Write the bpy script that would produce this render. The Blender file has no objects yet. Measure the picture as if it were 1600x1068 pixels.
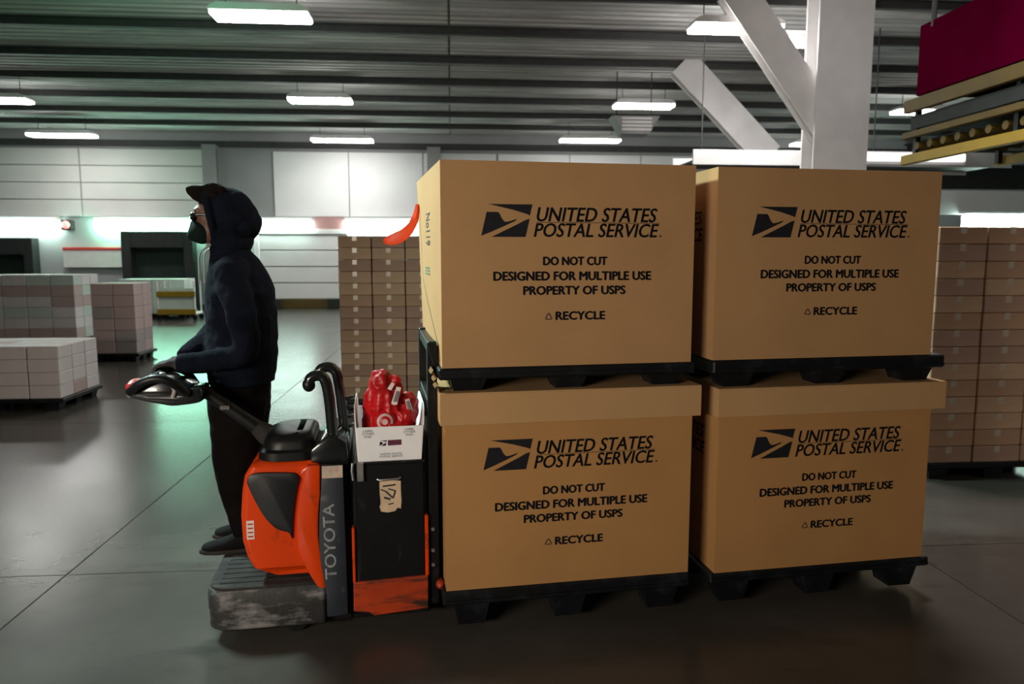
import bpy, bmesh, math, random
from math import sin, cos, pi, radians
from mathutils import Vector, Matrix, noise

S = bpy.context.scene
COL = S.collection
random.seed(7)

# ---------------------------------------------------------------- camera
cam = bpy.data.cameras.new('camera')
cam.sensor_width = 36.0
cam.lens = 1150.0 / 1600.0 * 36.0
cam.clip_end = 200
cam.dof.use_dof = True
cam.dof.focus_distance = 3.5
cam.dof.aperture_fstop = 2.8
camo = bpy.data.objects.new('camera', cam)
COL.objects.link(camo)
camo.location = (0, 0, 1.80)
camo.rotation_euler = (pi / 2 - math.atan(134.0 / 1150.0), 0, 0)
S.camera = camo

# ---------------------------------------------------------------- frames
YAW = radians(10.4)           # the pallet truck and its load
LO = Vector((-0.3223, 3.3277, 0))
BYAW = radians(4.7)           # the building grid
FR = {'load': (LO, YAW), 'hall': (Vector((0, 0, 0)), BYAW)}


def W(frame, a, b, c):
    o, r = FR[frame]
    return o + Vector((a * cos(r) - b * sin(r), a * sin(r) + b * cos(r), c))


# ---------------------------------------------------------------- world, light, exposure
w = bpy.data.worlds.new('world')
S.world = w
w.use_nodes = True
w.node_tree.nodes['Background'].inputs[0].default_value = (1.0, 0.96, 0.90, 1)
w.node_tree.nodes['Background'].inputs[1].default_value = 0.015
S.view_settings.view_transform = 'Standard'
S.view_settings.look = 'None'
S.view_settings.gamma = 1.0
S.view_settings.use_curve_mapping = False
S.view_settings.exposure = 0.0

BAY_STRENGTH = 42.0           # high bay lamps of the hall
DOCK_STRENGTH = 24.0           # mint coloured tubes over the dock doors


def area_lamp(name, loc, target, sx, sy, power, color, spread=180):
    d = bpy.data.lights.new(name, 'AREA')
    d.shape = 'RECTANGLE'
    d.size, d.size_y = sx, sy
    d.energy = power
    d.color = color
    d.spread = radians(spread)
    o = bpy.data.objects.new(name, d)
    COL.objects.link(o)
    o.location = loc
    o.rotation_euler = (Vector(target) - Vector(loc)).to_track_quat('-Z', 'Y').to_euler()
    return o


# lamps of the aisle that hang just outside the frame
area_lamp('aisle_lamp', (-4.6, 5.6, 5.0), (0.3, 3.9, 1.4), 1.4, 0.5, 235, (0.72, 1.0, 0.96), 100)
area_lamp('aisle_lamp', (2.9, 6.7, 5.4), (2.9, 5.2, 0.0), 1.4, 0.4, 230, (1.0, 0.93, 0.9), 180)
# unseen fill lamp added behind the camera to brighten the box fronts
area_lamp('rear_fill_lamp', (-3.4, -1.6, 2.0), (0.6, 3.4, 1.4), 2.4, 0.3, 190, (1.0, 0.88, 0.74), 160)
area_lamp('green_signal_lamp', (-4.9, 8.4, 4.3), (-5.6, 10.8, 5.9), 0.5, 0.5, 18, (0.12, 1.0, 0.5), 120)

area_lamp('rear_fill_lamp', (7.5, 1.5, 3.0), (5.0, 6.0, 1.0), 1.2, 0.3, 8, (1.0, 0.9, 0.8), 72)  # unseen fill lamp added to lift the brown carton stack at right
area_lamp('column_fill_lamp', (3.2, 7.3, 4.6), (5.6, 11.8, 4.7), 0.8, 0.4, 8, (1.0, 0.96, 0.95), 70)  # unseen lamp added to brighten the white column and its braces

# ---------------------------------------------------------------- materials
def lin(c):
    return tuple(((x / 255) / 12.92 if x / 255 <= 0.04045 else ((x / 255 + 0.055) / 1.055) ** 2.4) for x in c)


MATS = {}


def mat(name, col, rough=0.6, metal=0.0, var=0.12, scale=6.0, stretch=(1, 1, 1), bump=0.0, bscale=40.0,
        wear=None, wear_amt=0.5, wear_scale=5.0, wear_stretch=(1, 1, 1), coat=0.0, spec=0.5, rvar=0.0):
    """procedural principled material: base colour varied by noise, fine bump, optional worn patches"""
    if name in MATS:
        return MATS[name]
    m = bpy.data.materials.new(name)
    m.use_nodes = True
    nt = m.node_tree
    N, L = nt.nodes, nt.links
    b = N['Principled BSDF']
    tc = N.new('ShaderNodeTexCoord')
    mp = N.new('ShaderNodeMapping')
    mp.inputs['Scale'].default_value = stretch
    L.new(tc.outputs['Object'], mp.inputs[0])
    n = N.new('ShaderNodeTexNoise')
    n.inputs['Scale'].default_value = scale
    n.inputs['Detail'].default_value = 5
    L.new(mp.outputs[0], n.inputs['Vector'])
    r = N.new('ShaderNodeValToRGB')
    r.color_ramp.elements[0].position = 0.3
    r.color_ramp.elements[1].position = 0.7
    r.color_ramp.elements[0].color = (*[max(0, c * (1 - var)) for c in col], 1)
    r.color_ramp.elements[1].color = (*[min(1, c * (1 + var)) for c in col], 1)
    L.new(n.outputs['Fac'], r.inputs[0])
    out = r.outputs[0]
    if wear:
        mp2 = N.new('ShaderNodeMapping')
        mp2.inputs['Scale'].default_value = wear_stretch
        L.new(tc.outputs['Object'], mp2.inputs[0])
        n2 = N.new('ShaderNodeTexNoise')
        n2.inputs['Scale'].default_value = wear_scale
        n2.inputs['Detail'].default_value = 8
        n2.inputs['Roughness'].default_value = 0.65
        L.new(mp2.outputs[0], n2.inputs['Vector'])
        r2 = N.new('ShaderNodeValToRGB')
        r2.color_ramp.elements[0].position = 0.62 - 0.25 * wear_amt
        r2.color_ramp.elements[1].position = 0.74 - 0.2 * wear_amt
        L.new(n2.outputs['Fac'], r2.inputs[0])
        mx = N.new('ShaderNodeMix')
        mx.data_type = 'RGBA'
        L.new(r2.outputs[0], mx.inputs[0])
        L.new(out, mx.inputs[6])
        mx.inputs[7].default_value = (*wear, 1)
        out = mx.outputs[2]
    L.new(out, b.inputs['Base Color'])
    b.inputs['Roughness'].default_value = rough
    if rvar:
        mr = N.new('ShaderNodeMapRange')
        mr.inputs[3].default_value = max(0.02, rough - rvar)
        mr.inputs[4].default_value = min(1, rough + rvar)
        L.new(n.outputs['Fac'], mr.inputs[0])
        L.new(mr.outputs[0], b.inputs['Roughness'])
    b.inputs['Metallic'].default_value = metal
    b.inputs['Coat Weight'].default_value = coat
    b.inputs['Specular IOR Level'].default_value = spec
    if bump:
        n3 = N.new('ShaderNodeTexNoise')
        n3.inputs['Scale'].default_value = bscale
        n3.inputs['Detail'].default_value = 4
        L.new(mp.outputs[0], n3.inputs['Vector'])
        bp = N.new('ShaderNodeBump')
        bp.inputs['Strength'].default_value = bump
        bp.inputs['Distance'].default_value = 0.01
        L.new(n3.outputs['Fac'], bp.inputs['Height'])
        L.new(bp.outputs[0], b.inputs['Normal'])
    MATS[name] = m
    return m


def emit(name, col, strength):
    if name in MATS:
        return MATS[name]
    m = bpy.data.materials.new(name)
    m.use_nodes = True
    b = m.node_tree.nodes['Principled BSDF']
    b.inputs['Base Color'].default_value = (0.8, 0.8, 0.8, 1)
    b.inputs['Emission Color'].default_value = (*col, 1)
    b.inputs['Emission Strength'].default_value = strength
    MATS[name] = m
    return m


M_card = mat('cardboard', (0.41, 0.235, 0.105), 0.85, var=0.06, scale=3.0, bump=0.05, bscale=120, spec=0.2)
M_lid = mat('cardboard_lid', (0.46, 0.275, 0.125), 0.85, var=0.06, scale=3.0, bump=0.05, bscale=120, spec=0.2)
M_card_low = mat('shaded_cardboard', (0.41, 0.215, 0.078), 0.85, var=0.06, scale=3.0, bump=0.05, bscale=120, spec=0.2)  # dimmer light on the lower boxes put into a more saturated card colour
M_ink = mat('black_ink', (0.012, 0.012, 0.015), 0.7, var=0.2, scale=30, spec=0.2)
M_marker = mat('marker_ink', (0.03, 0.03, 0.035), 0.7, var=0.2, scale=30)
M_green_ink = mat('green_ink', (0.05, 0.16, 0.09), 0.7, var=0.2, scale=30)
M_blackplastic = mat('black_plastic', (0.005, 0.0055, 0.007), 0.5, var=0.25, scale=8, bump=0.06, bscale=60, spec=0.3,
                     wear=(0.014, 0.016, 0.02), wear_amt=0.4, wear_scale=9)
M_black = mat('black_paint', (0.005, 0.0055, 0.006), 0.42, var=0.2, scale=8, spec=0.3, wear=(0.02, 0.02, 0.02), wear_amt=0.25, wear_scale=12)
M_batt = mat('battery_steel', (0.0042, 0.0045, 0.005), 0.5, var=0.25, scale=5, spec=0.25, wear=(0.03, 0.03, 0.03), wear_amt=0.12, wear_scale=7,
             wear_stretch=(1, 1, 0.4), bump=0.05)
M_gloss = mat('glossy_black', (0.010, 0.012, 0.013), 0.22, var=0.2, scale=8, coat=0.4)
M_rubber = mat('dark_rubber', (0.025, 0.023, 0.022), 0.85, var=0.3, scale=10, bump=0.2, bscale=60,
               wear=(0.06, 0.057, 0.055), wear_amt=0.4, wear_scale=4, wear_stretch=(1, 4, 1), spec=0.25)
M_scuff = mat('scuffed_steel', (0.026, 0.026, 0.025), 0.6, metal=0.1, var=0.3, scale=6, bump=0.3, bscale=25,
              wear=(0.24, 0.23, 0.23), wear_amt=0.38, wear_scale=3.6, wear_stretch=(1, 1, 2.6))
M_orange = mat('orange_paint', (0.66, 0.050, 0.002), 0.34, var=0.08, scale=4, coat=0.15, spec=0.3,
               wear=(0.20, 0.03, 0.008), wear_amt=0.1, wear_scale=9)
M_orange_worn = mat('worn_orange_paint', (0.40, 0.038, 0.004), 0.5, var=0.2, scale=6,
                    wear=(0.035, 0.018, 0.01), wear_amt=0.62, wear_scale=4.5, wear_stretch=(0.8, 1, 4.0))
M_inset = mat('charcoal_plastic', (0.007, 0.0085, 0.010), 0.45, var=0.2, scale=6)
M_strip = mat('slate_plastic', (0.019, 0.024, 0.034), 0.5, var=0.15, scale=8, wear=(0.08, 0.085, 0.09), wear_amt=0.1, wear_scale=14)
M_white_letter = mat('white_letter_paint', (0.55, 0.56, 0.58), 0.5, var=0.2, scale=30, wear=(0.06, 0.07, 0.09), wear_amt=0.25, wear_scale=45)
M_paper = mat('beige_paper', (0.62, 0.46, 0.30), 0.8, var=0.1, scale=20)
M_tape = mat('soiled_tape', (0.50, 0.40, 0.33), 0.6, var=0.15, scale=20, wear=(0.45, 0.10, 0.08), wear_amt=0.35, wear_scale=25)
M_label = mat('white_label', (0.75, 0.66, 0.62), 0.6, var=0.1, scale=20)
M_steel = mat('bright_steel', (0.55, 0.55, 0.55), 0.35, metal=0.9, var=0.1, scale=20)
M_tub = mat('white_corrugated_plastic', (0.93, 0.94, 0.97), 0.45, var=0.03, scale=10)
tr_nt = M_tub.node_tree
tr_b = tr_nt.nodes['Principled BSDF']
tr_t = tr_nt.nodes.new('ShaderNodeBsdfTranslucent')
tr_t.inputs[0].default_value = (0.92, 0.90, 0.88, 1)
tr_m = tr_nt.nodes.new('ShaderNodeMixShader')
tr_m.inputs[0].default_value = 0.10
tr_nt.links.new(tr_b.outputs[0], tr_m.inputs[1])
tr_nt.links.new(tr_t.outputs[0], tr_m.inputs[2])
tr_nt.links.new(tr_m.outputs[0], tr_nt.nodes['Material Output'].inputs[0])
M_greytext = mat('grey_print', (0.16, 0.16, 0.19), 0.7, var=0.1, scale=30)
M_maroon = mat('maroon_print', (0.11, 0.02, 0.04), 0.7, var=0.1, scale=30)
M_red = mat('red_nylon', (0.46, 0.004, 0.008), 0.4, var=0.2, scale=8, bump=0.15, bscale=18)
M_redpale = mat('pale_print', (0.62, 0.45, 0.44), 0.6, var=0.1, scale=30)
M_ribbon = mat('orange_ribbon', (0.85, 0.075, 0.015), 0.5, var=0.1, scale=10)
M_navy = mat('navy_fleece', (0.0050, 0.0068, 0.0125), 0.95, var=0.3, scale=9, bump=0.25, bscale=90, spec=0.06)
M_trouser = mat('black_trouser_cloth', (0.005, 0.0043, 0.0043), 0.95, var=0.3, scale=9, bump=0.2, bscale=90, spec=0.06)
M_shoe = mat('black_shoe_leather', (0.006, 0.006, 0.0065), 0.85, var=0.3, scale=9, spec=0.12)
M_skin = mat('brown_skin', (0.11, 0.052, 0.032), 0.55, var=0.1, scale=12)
M_mask = mat('dark_green_mask_cloth', (0.005, 0.011, 0.010), 0.9, var=0.25, scale=12, bump=0.2, spec=0.1)
M_cap = mat('dark_brown_cap_cloth', (0.008, 0.0065, 0.006), 0.95, var=0.4, scale=25, bump=0.5, bscale=60, spec=0.05)
M_glove = mat('grey_work_glove', (0.028, 0.024, 0.025), 0.85, var=0.5, scale=30, bump=0.3, bscale=80)
M_lens = mat('dark_lens', (0.005, 0.005, 0.006), 0.1, var=0.1, coat=0.5)
M_btnred = mat('red_plastic', (0.50, 0.03, 0.025), 0.35, var=0.1)
M_grey = mat('grey_plastic', (0.34, 0.31, 0.32), 0.4, var=0.1, scale=15)

M_floor = mat('concrete', (0.062, 0.056, 0.049), 0.24, var=0.22, scale=1.4, rvar=0.05, bump=0.02, bscale=9, spec=0.32,
              wear=(0.045, 0.041, 0.037), wear_amt=0.25, wear_scale=1.1, wear_stretch=(1, 3, 1))
M_joint = mat('joint_filler', (0.04, 0.038, 0.034), 0.8, var=0.2)
M_deck = mat('grey_roof_deck', (0.54, 0.54, 0.53), 0.8, var=0.35, scale=0.9, stretch=(0.35, 2.5, 1), wear=(0.36, 0.36, 0.36), wear_amt=0.4, wear_scale=1.5,
             wear_stretch=(0.3, 3, 1))
M_joist = mat('dark_joist_steel', (0.05, 0.05, 0.05), 0.7, var=0.2)
M_wall = mat('grey_wall_paint', (0.36, 0.36, 0.37), 0.75, var=0.08, scale=0.8)
M_wpanel = mat('white_wall_panel', (0.86, 0.86, 0.87), 0.6, var=0.05, scale=0.7)
M_wpanel_l = mat('pale_wall_cladding', (0.68, 0.675, 0.66), 0.65, var=0.06, scale=0.7)
M_door = mat('white_door_panel', (0.72, 0.70, 0.70), 0.5, var=0.05, scale=1.2)
M_seal = mat('black_dock_foam', (0.016, 0.019, 0.018), 0.85, var=0.2)
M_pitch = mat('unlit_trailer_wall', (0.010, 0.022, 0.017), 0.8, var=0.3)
M_whitesteel = mat('white_painted_steel', (0.84, 0.82, 0.82), 0.55, var=0.08, scale=2)
M_greysteel = mat('grey_painted_steel', (0.30, 0.30, 0.30), 0.55, var=0.1, scale=2)
M_magenta = mat('magenta_panel', (0.055, 0.0004, 0.010), 0.95, var=0.15, scale=1.5, spec=0.0)
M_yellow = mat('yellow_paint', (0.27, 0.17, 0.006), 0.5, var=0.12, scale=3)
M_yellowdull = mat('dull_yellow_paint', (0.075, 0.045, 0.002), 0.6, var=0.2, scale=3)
M_pinkboard = mat('dusty_pink_board', (0.42, 0.22, 0.22), 0.6, var=0.1, scale=2)
M_redtrim = mat('red_trim_paint', (0.55, 0.05, 0.04), 0.5, var=0.1)
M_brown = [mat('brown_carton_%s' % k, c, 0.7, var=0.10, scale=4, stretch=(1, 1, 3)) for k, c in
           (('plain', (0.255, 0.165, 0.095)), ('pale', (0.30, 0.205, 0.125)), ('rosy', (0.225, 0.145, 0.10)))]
M_brown_r = [mat('brightened_carton_%s' % k, c, 0.7, var=0.10, scale=4, stretch=(1, 1, 3)) for k, c in
             (('plain', (0.44, 0.27, 0.165)), ('pale', (0.50, 0.33, 0.21)), ('rosy', (0.40, 0.25, 0.18)))]  # carton browns brightened in place of light missing on the right stack
M_whites = [mat('pale_parcel_%s' % k, c, 0.55, var=0.06, scale=4) for k, c in
            (('white', (0.66, 0.62, 0.61)), ('pinkish', (0.48, 0.36, 0.34)), ('greenish', (0.52, 0.60, 0.54)), ('grey', (0.36, 0.31, 0.30)))]
M_ctape = mat('clear_packing_tape', (0.50, 0.42, 0.34), 0.2, var=0.1, coat=0.5)
M_bay = emit('high_bay_diffuser', (1.0, 0.97, 0.93), BAY_STRENGTH)
M_dock = emit('mint_tube_glow', (0.70, 1.0, 0.86), DOCK_STRENGTH)
M_dockgreen = emit('green_tube_glow', (0.40, 1.0, 0.68), DOCK_STRENGTH * 1.7)
M_redglow = emit('red_signal_glow', (1.0, 0.10, 0.08), 2.0)


# ---------------------------------------------------------------- mesh builder
class MB:
    def __init__(self):
        self.bm = bmesh.new()

    def box(self, x0, x1, y0, y1, z0, z1, bev=0.0, seg=1):
        b = bmesh.new()
        bmesh.ops.create_cube(b, size=1)
        for v in b.verts:
            v.co = Vector(((x0 + x1) / 2 + v.co.x * (x1 - x0), (y0 + y1) / 2 + v.co.y * (y1 - y0), (z0 + z1) / 2 + v.co.z * (z1 - z0)))
        if bev > 0:
            bmesh.ops.bevel(b, geom=list(b.edges), offset=bev, segments=seg, affect='EDGES', profile=0.5)
        self._merge(b)
        return self

    def _merge(self, b, mtx=None):
        if mtx:
            b.transform(mtx)
        me = bpy.data.meshes.new('tmp')
        b.to_mesh(me)
        b.free()
        self.bm.from_mesh(me)
        bpy.data.meshes.remove(me)

    def loft(self, rings, cap=True, close=True):
        vs = [[self.bm.verts.new(p) for p in r] for r in rings]
        n = len(vs[0])
        for a, b in zip(vs, vs[1:]):
            for i in range(n if close else n - 1):
                j = (i + 1) % n
                try:
                    self.bm.faces.new((a[i], a[j], b[j], b[i]))
                except ValueError:
                    pass
        if cap:
            self.bm.faces.new(list(reversed(vs[0])))
            self.bm.faces.new(vs[-1])
        return self

    def tube(self, pts, r, seg=10, cap=True):
        pts = [Vector(p) for p in pts]
        rr = r if isinstance(r, (list, tuple)) else [r] * len(pts)
        rings = []
        up = Vector((0, 0, 1))
        prev = None
        for i, p in enumerate(pts):
            d = (pts[min(i + 1, len(pts) - 1)] - pts[max(i - 1, 0)]).normalized()
            if prev is None:
                a = d.cross(up)
                if a.length < 0.05:
                    a = d.cross(Vector((1, 0, 0)))
            else:
                a = prev - d * prev.dot(d)
            a.normalize()
            prev = a
            b = d.cross(a)
            ra = rr[i] if not isinstance(rr[i], tuple) else rr[i][0]
            rb = rr[i] if not isinstance(rr[i], tuple) else rr[i][1]
            rings.append([p + a * cos(2 * pi * k / seg) * ra + b * sin(2 * pi * k / seg) * rb for k in range(seg)])
        return self.loft(rings, cap)

    def ell(self, c, r, seg=20, rings=12, rot=None):
        b = bmesh.new()
        bmesh.ops.create_uvsphere(b, u_segments=seg, v_segments=rings, radius=1)
        m = Matrix.Diagonal((*r, 1))
        if rot is not None:
            m = rot.to_4x4() @ m
        self._merge(b, Matrix.Translation(c) @ m)
        return self

    def prism(self, poly, axis, d0, d1, bev=0.0):
        """poly: 2D outline; axis 'y': (x,z) outline extruded along y; 'x': (y,z); 'z': (x,y)"""
        b = bmesh.new()

        def P(p, d):
            if axis == 'y':
                return (p[0], d, p[1])
            if axis == 'x':
                return (d, p[0], p[1])
            return (p[0], p[1], d)
        v0 = [b.verts.new(P(p, d0)) for p in poly]
        v1 = [b.verts.new(P(p, d1)) for p in poly]
        n = len(poly)
        b.faces.new(v0)
        b.faces.new(list(reversed(v1)))
        for i in range(n):
            j = (i + 1) % n
            b.faces.new((v0[j], v0[i], v1[i], v1[j]))
        bmesh.ops.recalc_face_normals(b, faces=b.faces[:])
        if bev:
            bmesh.ops.bevel(b, geom=list(b.edges), offset=bev, segments=2, affect='EDGES', profile=0.5)
        self._merge(b)
        return self

    def cyl(self, p0, p1, r, seg=16):
        return self.tube([p0, p1], r, seg)

    def mesh(self, name, m, smooth=0, base=(0, 0, 0), fix=True):
        bm = self.bm
        if fix:
            bmesh.ops.recalc_face_normals(bm, faces=bm.faces[:])
        bm.transform(Matrix.Translation(-Vector(base)))
        me = bpy.data.meshes.new(name)
        bm.to_mesh(me)
        bm.free()
        for x in (m if isinstance(m, (list, tuple)) else [m]):
            me.materials.append(x)
        if smooth:
            shade(me, smooth)
        return me


def shade(me, ang):
    me.shade_smooth()
    bm = bmesh.new()
    bm.from_mesh(me)
    lim = radians(ang)
    for e in bm.edges:
        if len(e.link_faces) == 2 and e.calc_face_angle(0) > lim:
            e.smooth = False
    bm.to_mesh(me)
    bm.free()


BASE = {}


def thing(name, label, cat, frame, base, group=None, kind=None):
    o = bpy.data.objects.new(name, None)
    o.empty_display_size = 0.1
    COL.objects.link(o)
    o.location = W(frame, *base)
    o.rotation_euler = (0, 0, FR[frame][1])
    if label:
        o['label'] = label
    if cat:
        o['category'] = cat
    if group:
        o['group'] = group
    if kind:
        o['kind'] = kind
    BASE[o.name] = Vector(base)
    return o


def part(name, mb, m, parent, smooth=0, label=None, kind=None):
    base = BASE[parent.name]
    me = mb.mesh(name, m, smooth, base) if isinstance(mb, MB) else mb
    o = bpy.data.objects.new(name, me)
    COL.objects.link(o)
    o.parent = parent
    BASE[o.name] = base
    if label:
        o['label'] = label
    if kind:
        o['kind'] = kind
    return o


def solo(name, mb, m, label, cat, frame, base, group=None, smooth=0, kind=None):
    me = mb.mesh(name, m, smooth, base)
    o = bpy.data.objects.new(name, me)
    COL.objects.link(o)
    o.location = W(frame, *base)
    o.rotation_euler = (0, 0, FR[frame][1])
    if label:
        o['label'] = label
    if cat:
        o['category'] = cat
    if group:
        o['group'] = group
    if kind:
        o['kind'] = kind
    BASE[o.name] = Vector(base)
    return o


def child_list(o):
    return [c for c in bpy.data.objects if c.parent == o]


def remesh(mb, voxel, it=4, amp=0.0, freq=8.0, stretch=(1, 1, 1), ridged=False):
    """fuse the overlapping lofts of a builder into one continuous smooth skin"""
    bm = mb.bm
    bmesh.ops.recalc_face_normals(bm, faces=bm.faces[:])
    me = bpy.data.meshes.new('tmp')
    bm.to_mesh(me)
    bm.free()
    o = bpy.data.objects.new('tmp', me)
    COL.objects.link(o)
    r = o.modifiers.new('r', 'REMESH')
    r.mode = 'VOXEL'
    r.voxel_size = voxel
    s = o.modifiers.new('s', 'SMOOTH')
    s.factor = 0.5
    s.iterations = it
    dg = bpy.context.evaluated_depsgraph_get()
    res = bpy.data.meshes.new_from_object(o.evaluated_get(dg))
    bpy.data.objects.remove(o)
    bpy.data.meshes.remove(me)
    out = MB()
    out.bm.from_mesh(res)
    bpy.data.meshes.remove(res)
    if amp:
        out.bm.normal_update()
        for v in out.bm.verts:
            p = Vector((v.co.x * freq * stretch[0], v.co.y * freq * stretch[1], v.co.z * freq * stretch[2]))
            d = 0.35 - 1.6 * abs(noise.noise(p)) + 0.5 * noise.noise(p * 0.6) - 0.5 * abs(noise.noise(p * 2.1)) if ridged else noise.noise(p) + 0.5 * noise.noise(p * 2.3)
            v.co += v.normal * amp * d
    return out


# ---------------------------------------------------------------- lettering
def text_mb(txt, u0, u1, v0, v1, place, bold=0.02, shear=0.0, thick=0.0006):
    """built-in font turned into a mesh and fitted into the rectangle u0..u1, v0..v1; place maps (u, v, d) to 3D"""
    c = bpy.data.curves.new('txt', 'FONT')
    c.body = txt
    c.shear = shear
    c.resolution_u = 3
    c.align_x = 'CENTER'
    c.space_line = 0.9
    o = bpy.data.objects.new('txt', c)
    COL.objects.link(o)
    dg = bpy.context.evaluated_depsgraph_get()
    me = bpy.data.meshes.new_from_object(o.evaluated_get(dg))
    bpy.data.objects.remove(o)
    bpy.data.curves.remove(c)
    xs = [v.co.x for v in me.vertices]
    ys = [v.co.y for v in me.vertices]
    x0, x1, y0, y1 = min(xs), max(xs), min(ys), max(ys)
    mb = MB()
    w_ = bold * (v1 - v0) / (1 + txt.count('\n'))
    n0 = 0
    for du, dv in (((-w_, 0), (w_, 0), (0, w_ * 0.6), (0, -w_ * 0.6)) if bold > 0 else ((0, 0),)):
        mb.bm.from_mesh(me)
        mb.bm.verts.ensure_lookup_table()
        for v in mb.bm.verts[n0:]:
            a = (v.co.x - x0) / (x1 - x0)
            b = (v.co.y - y0) / (y1 - y0)
            v.co = place(u0 + a * (u1 - u0) + du, v0 + b * (v1 - v0) + dv, thick)
        n0 = len(mb.bm.verts)
    bpy.data.meshes.remove(me)
    return mb


def front(t):                      # print on a face that looks towards -t
    return lambda u, v, d: Vector((u, t - d, v))


def flat_polys(polys, place, thick=0.0006):
    mb = MB()
    for p in polys:
        mb.bm.faces.new([mb.bm.verts.new(place(a, b, thick)) for a, b in p])
    bmesh.ops.triangulate(mb.bm, faces=mb.bm.faces[:])
    return mb


# ================================================================ THE HALL
fl = solo('floor', MB().box(-26, 26, -4, 27, -0.30, -0.012), M_joint, None, None, 'hall', (0, 0, 0), kind='structure')
slab = MB().box(-2.4975, 2.4975, -1.9975, 1.9975, -0.15, 0, 0.003).mesh('slab', M_floor)
for i in range(-4, 5):
    for j in range(-1, 7):
        o = bpy.data.objects.new('slab', slab)
        COL.objects.link(o)
        o.parent = fl
        o.location = (i * 5 + 0.3, j * 4 + 2.2, 0)
        BASE[o.name] = Vector((0, 0, 0))

ce = solo('ceiling', MB().box(-26, 26, 0, 27, 6.02, 6.2), M_deck, None, None, 'hall', (0, 0, 0), kind='structure')


def deck_panel():
    mb = MB()
    n = 8
    prof = []
    for k in range(n):
        y = -0.98 + 1.96 * k / n
        d = 1.96 / n
        prof += [(y, 0.03), (y + d * 0.40, 0.03), (y + d * 0.55, 0.0), (y + d * 0.85, 0.0)]
    prof.append((0.98, 0.03))
    a = [mb.bm.verts.new((-6.48, y, z)) for y, z in prof]
    b = [mb.bm.verts.new((6.48, y, z)) for y, z in prof]
    for k in range(len(prof) - 1):
        mb.bm.faces.new((a[k], a[k + 1], b[k + 1], b[k]))
    return mb.mesh('deck_panel', M_deck)


dp = deck_panel()
for i in range(-2, 2):
    for j in range(13):
        o = bpy.data.objects.new('deck_panel', dp)
        COL.objects.link(o)
        o.parent = ce
        o.location = (i * 13 + 6.5, 1 + j * 2, 5.955)
jm = MB()
jm.box(-26, 26, -0.05, 0.05, 5.80, 5.83).box(-26, 26, -0.012, 0.012, 5.83, 5.94).box(-26, 26, -0.06, 0.06, 5.93, 5.95)
jm = jm.mesh('joist', M_joist)
for j in range(13):
    o = bpy.data.objects.new('joist', jm)
    COL.objects.link(o)
    o.parent = ce
    o.location = (0, 0.02 + j * 2.0, 0)
gm = MB()
gm.box(-0.14, 0.14, 0, 26, 5.45, 5.49).box(-0.02, 0.02, 0, 26, 5.49, 5.78).box(-0.14, 0.14, 0, 26, 5.76, 5.80)
gm = gm.mesh('girder', M_joist)
for x in (-17.5, 16.5):
    o = bpy.data.objects.new('girder', gm)
    COL.objects.link(o)
    o.parent = ce
    o.location = (x, 0, 0)

wb = solo('wall_back', MB().box(-26, 26, 26, 26.3, 0, 6.02), M_wall, None, None, 'hall', (0, 26, 0), kind='structure')
solo('wall_left', MB().box(-26.3, -26, 2, 26.3, 0, 6.02), M_wall, None, None, 'hall', (-26, 12, 0), kind='structure')
solo('wall_right', MB().box(26, 26.3, 2, 26.3, 0, 6.02), M_wall, None, None, 'hall', (26, 12, 0), kind='structure')
# cladding planks on the left of the back wall, three smooth panels on the right
for k in range(4):
    for i in range(3):
        x0 = -20.5 + i * 4.15
        part('wall_panel', MB().box(x0, x0 + 4.11, 25.93, 26, 3.12 + k * 0.56, 3.12 + k * 0.56 + 0.535, 0.012), M_wpanel_l, wb)
for i in range(3):
    part('wall_panel', MB().box(-5.95 + i * 2.52, -5.95 + i * 2.52 + 2.49, 25.93, 26, 3.14, 5.30, 0.012), M_wpanel, wb)
for i in range(6):
    part('wall_panel', MB().box(1.65 + i * 2.52, 1.65 + i * 2.52 + 2.49, 25.93, 26, 3.14, 5.30, 0.012), M_wpanel, wb)
solo('trim_1', MB().box(-26, 26, 25.88, 26, 5.42, 5.62, 0.01), M_joist, None, None, 'hall', (0, 26, 5.4), kind='structure')
solo('baseboard_back', MB().box(-26, 26, 25.94, 26, 0, 0.16, 0.01), M_joist, None, None, 'hall', (0, 26, 0), kind='structure')

# sectional dock doors
DOOR_N = [0]


def sectional_door(x0, x1, z0, z1, n):
    DOOR_N[0] += 1
    d = thing('door_%d' % DOOR_N[0], None, None, 'hall', ((x0 + x1) / 2, 25.9, z0), kind='structure')
    f = MB()
    f.box(x0 - 0.16, x0, 25.80, 25.99, 0, z1 + 0.16, 0.01).box(x1, x1 + 0.16, 25.80, 25.99, 0, z1 + 0.16, 0.01).box(x0, x1, 25.80, 25.99, z1, z1 + 0.16, 0.01)
    part('door_frame', f, M_whitesteel, d)
    h = (z1 - z0) / n
    for k in range(n):
        part('panel', MB().box(x0, x1, 25.86, 25.92, z0 + k * h + 0.018, z0 + (k + 1) * h - 0.018, 0.01), M_door, d)
    part('sill', MB().box(x0, x1, 25.8, 25.99, 0.0, z0, 0.01), M_yellowdull, d)
    b = MB()
    b.box(x0 + 0.2, x0 + 0.7, 25.66, 25.8, 0.02, z0, 0.01).box(x1 - 0.7, x1 - 0.2, 25.66, 25.8, 0.02, z0, 0.01)
    part('bumper', b, M_seal, d)


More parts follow.
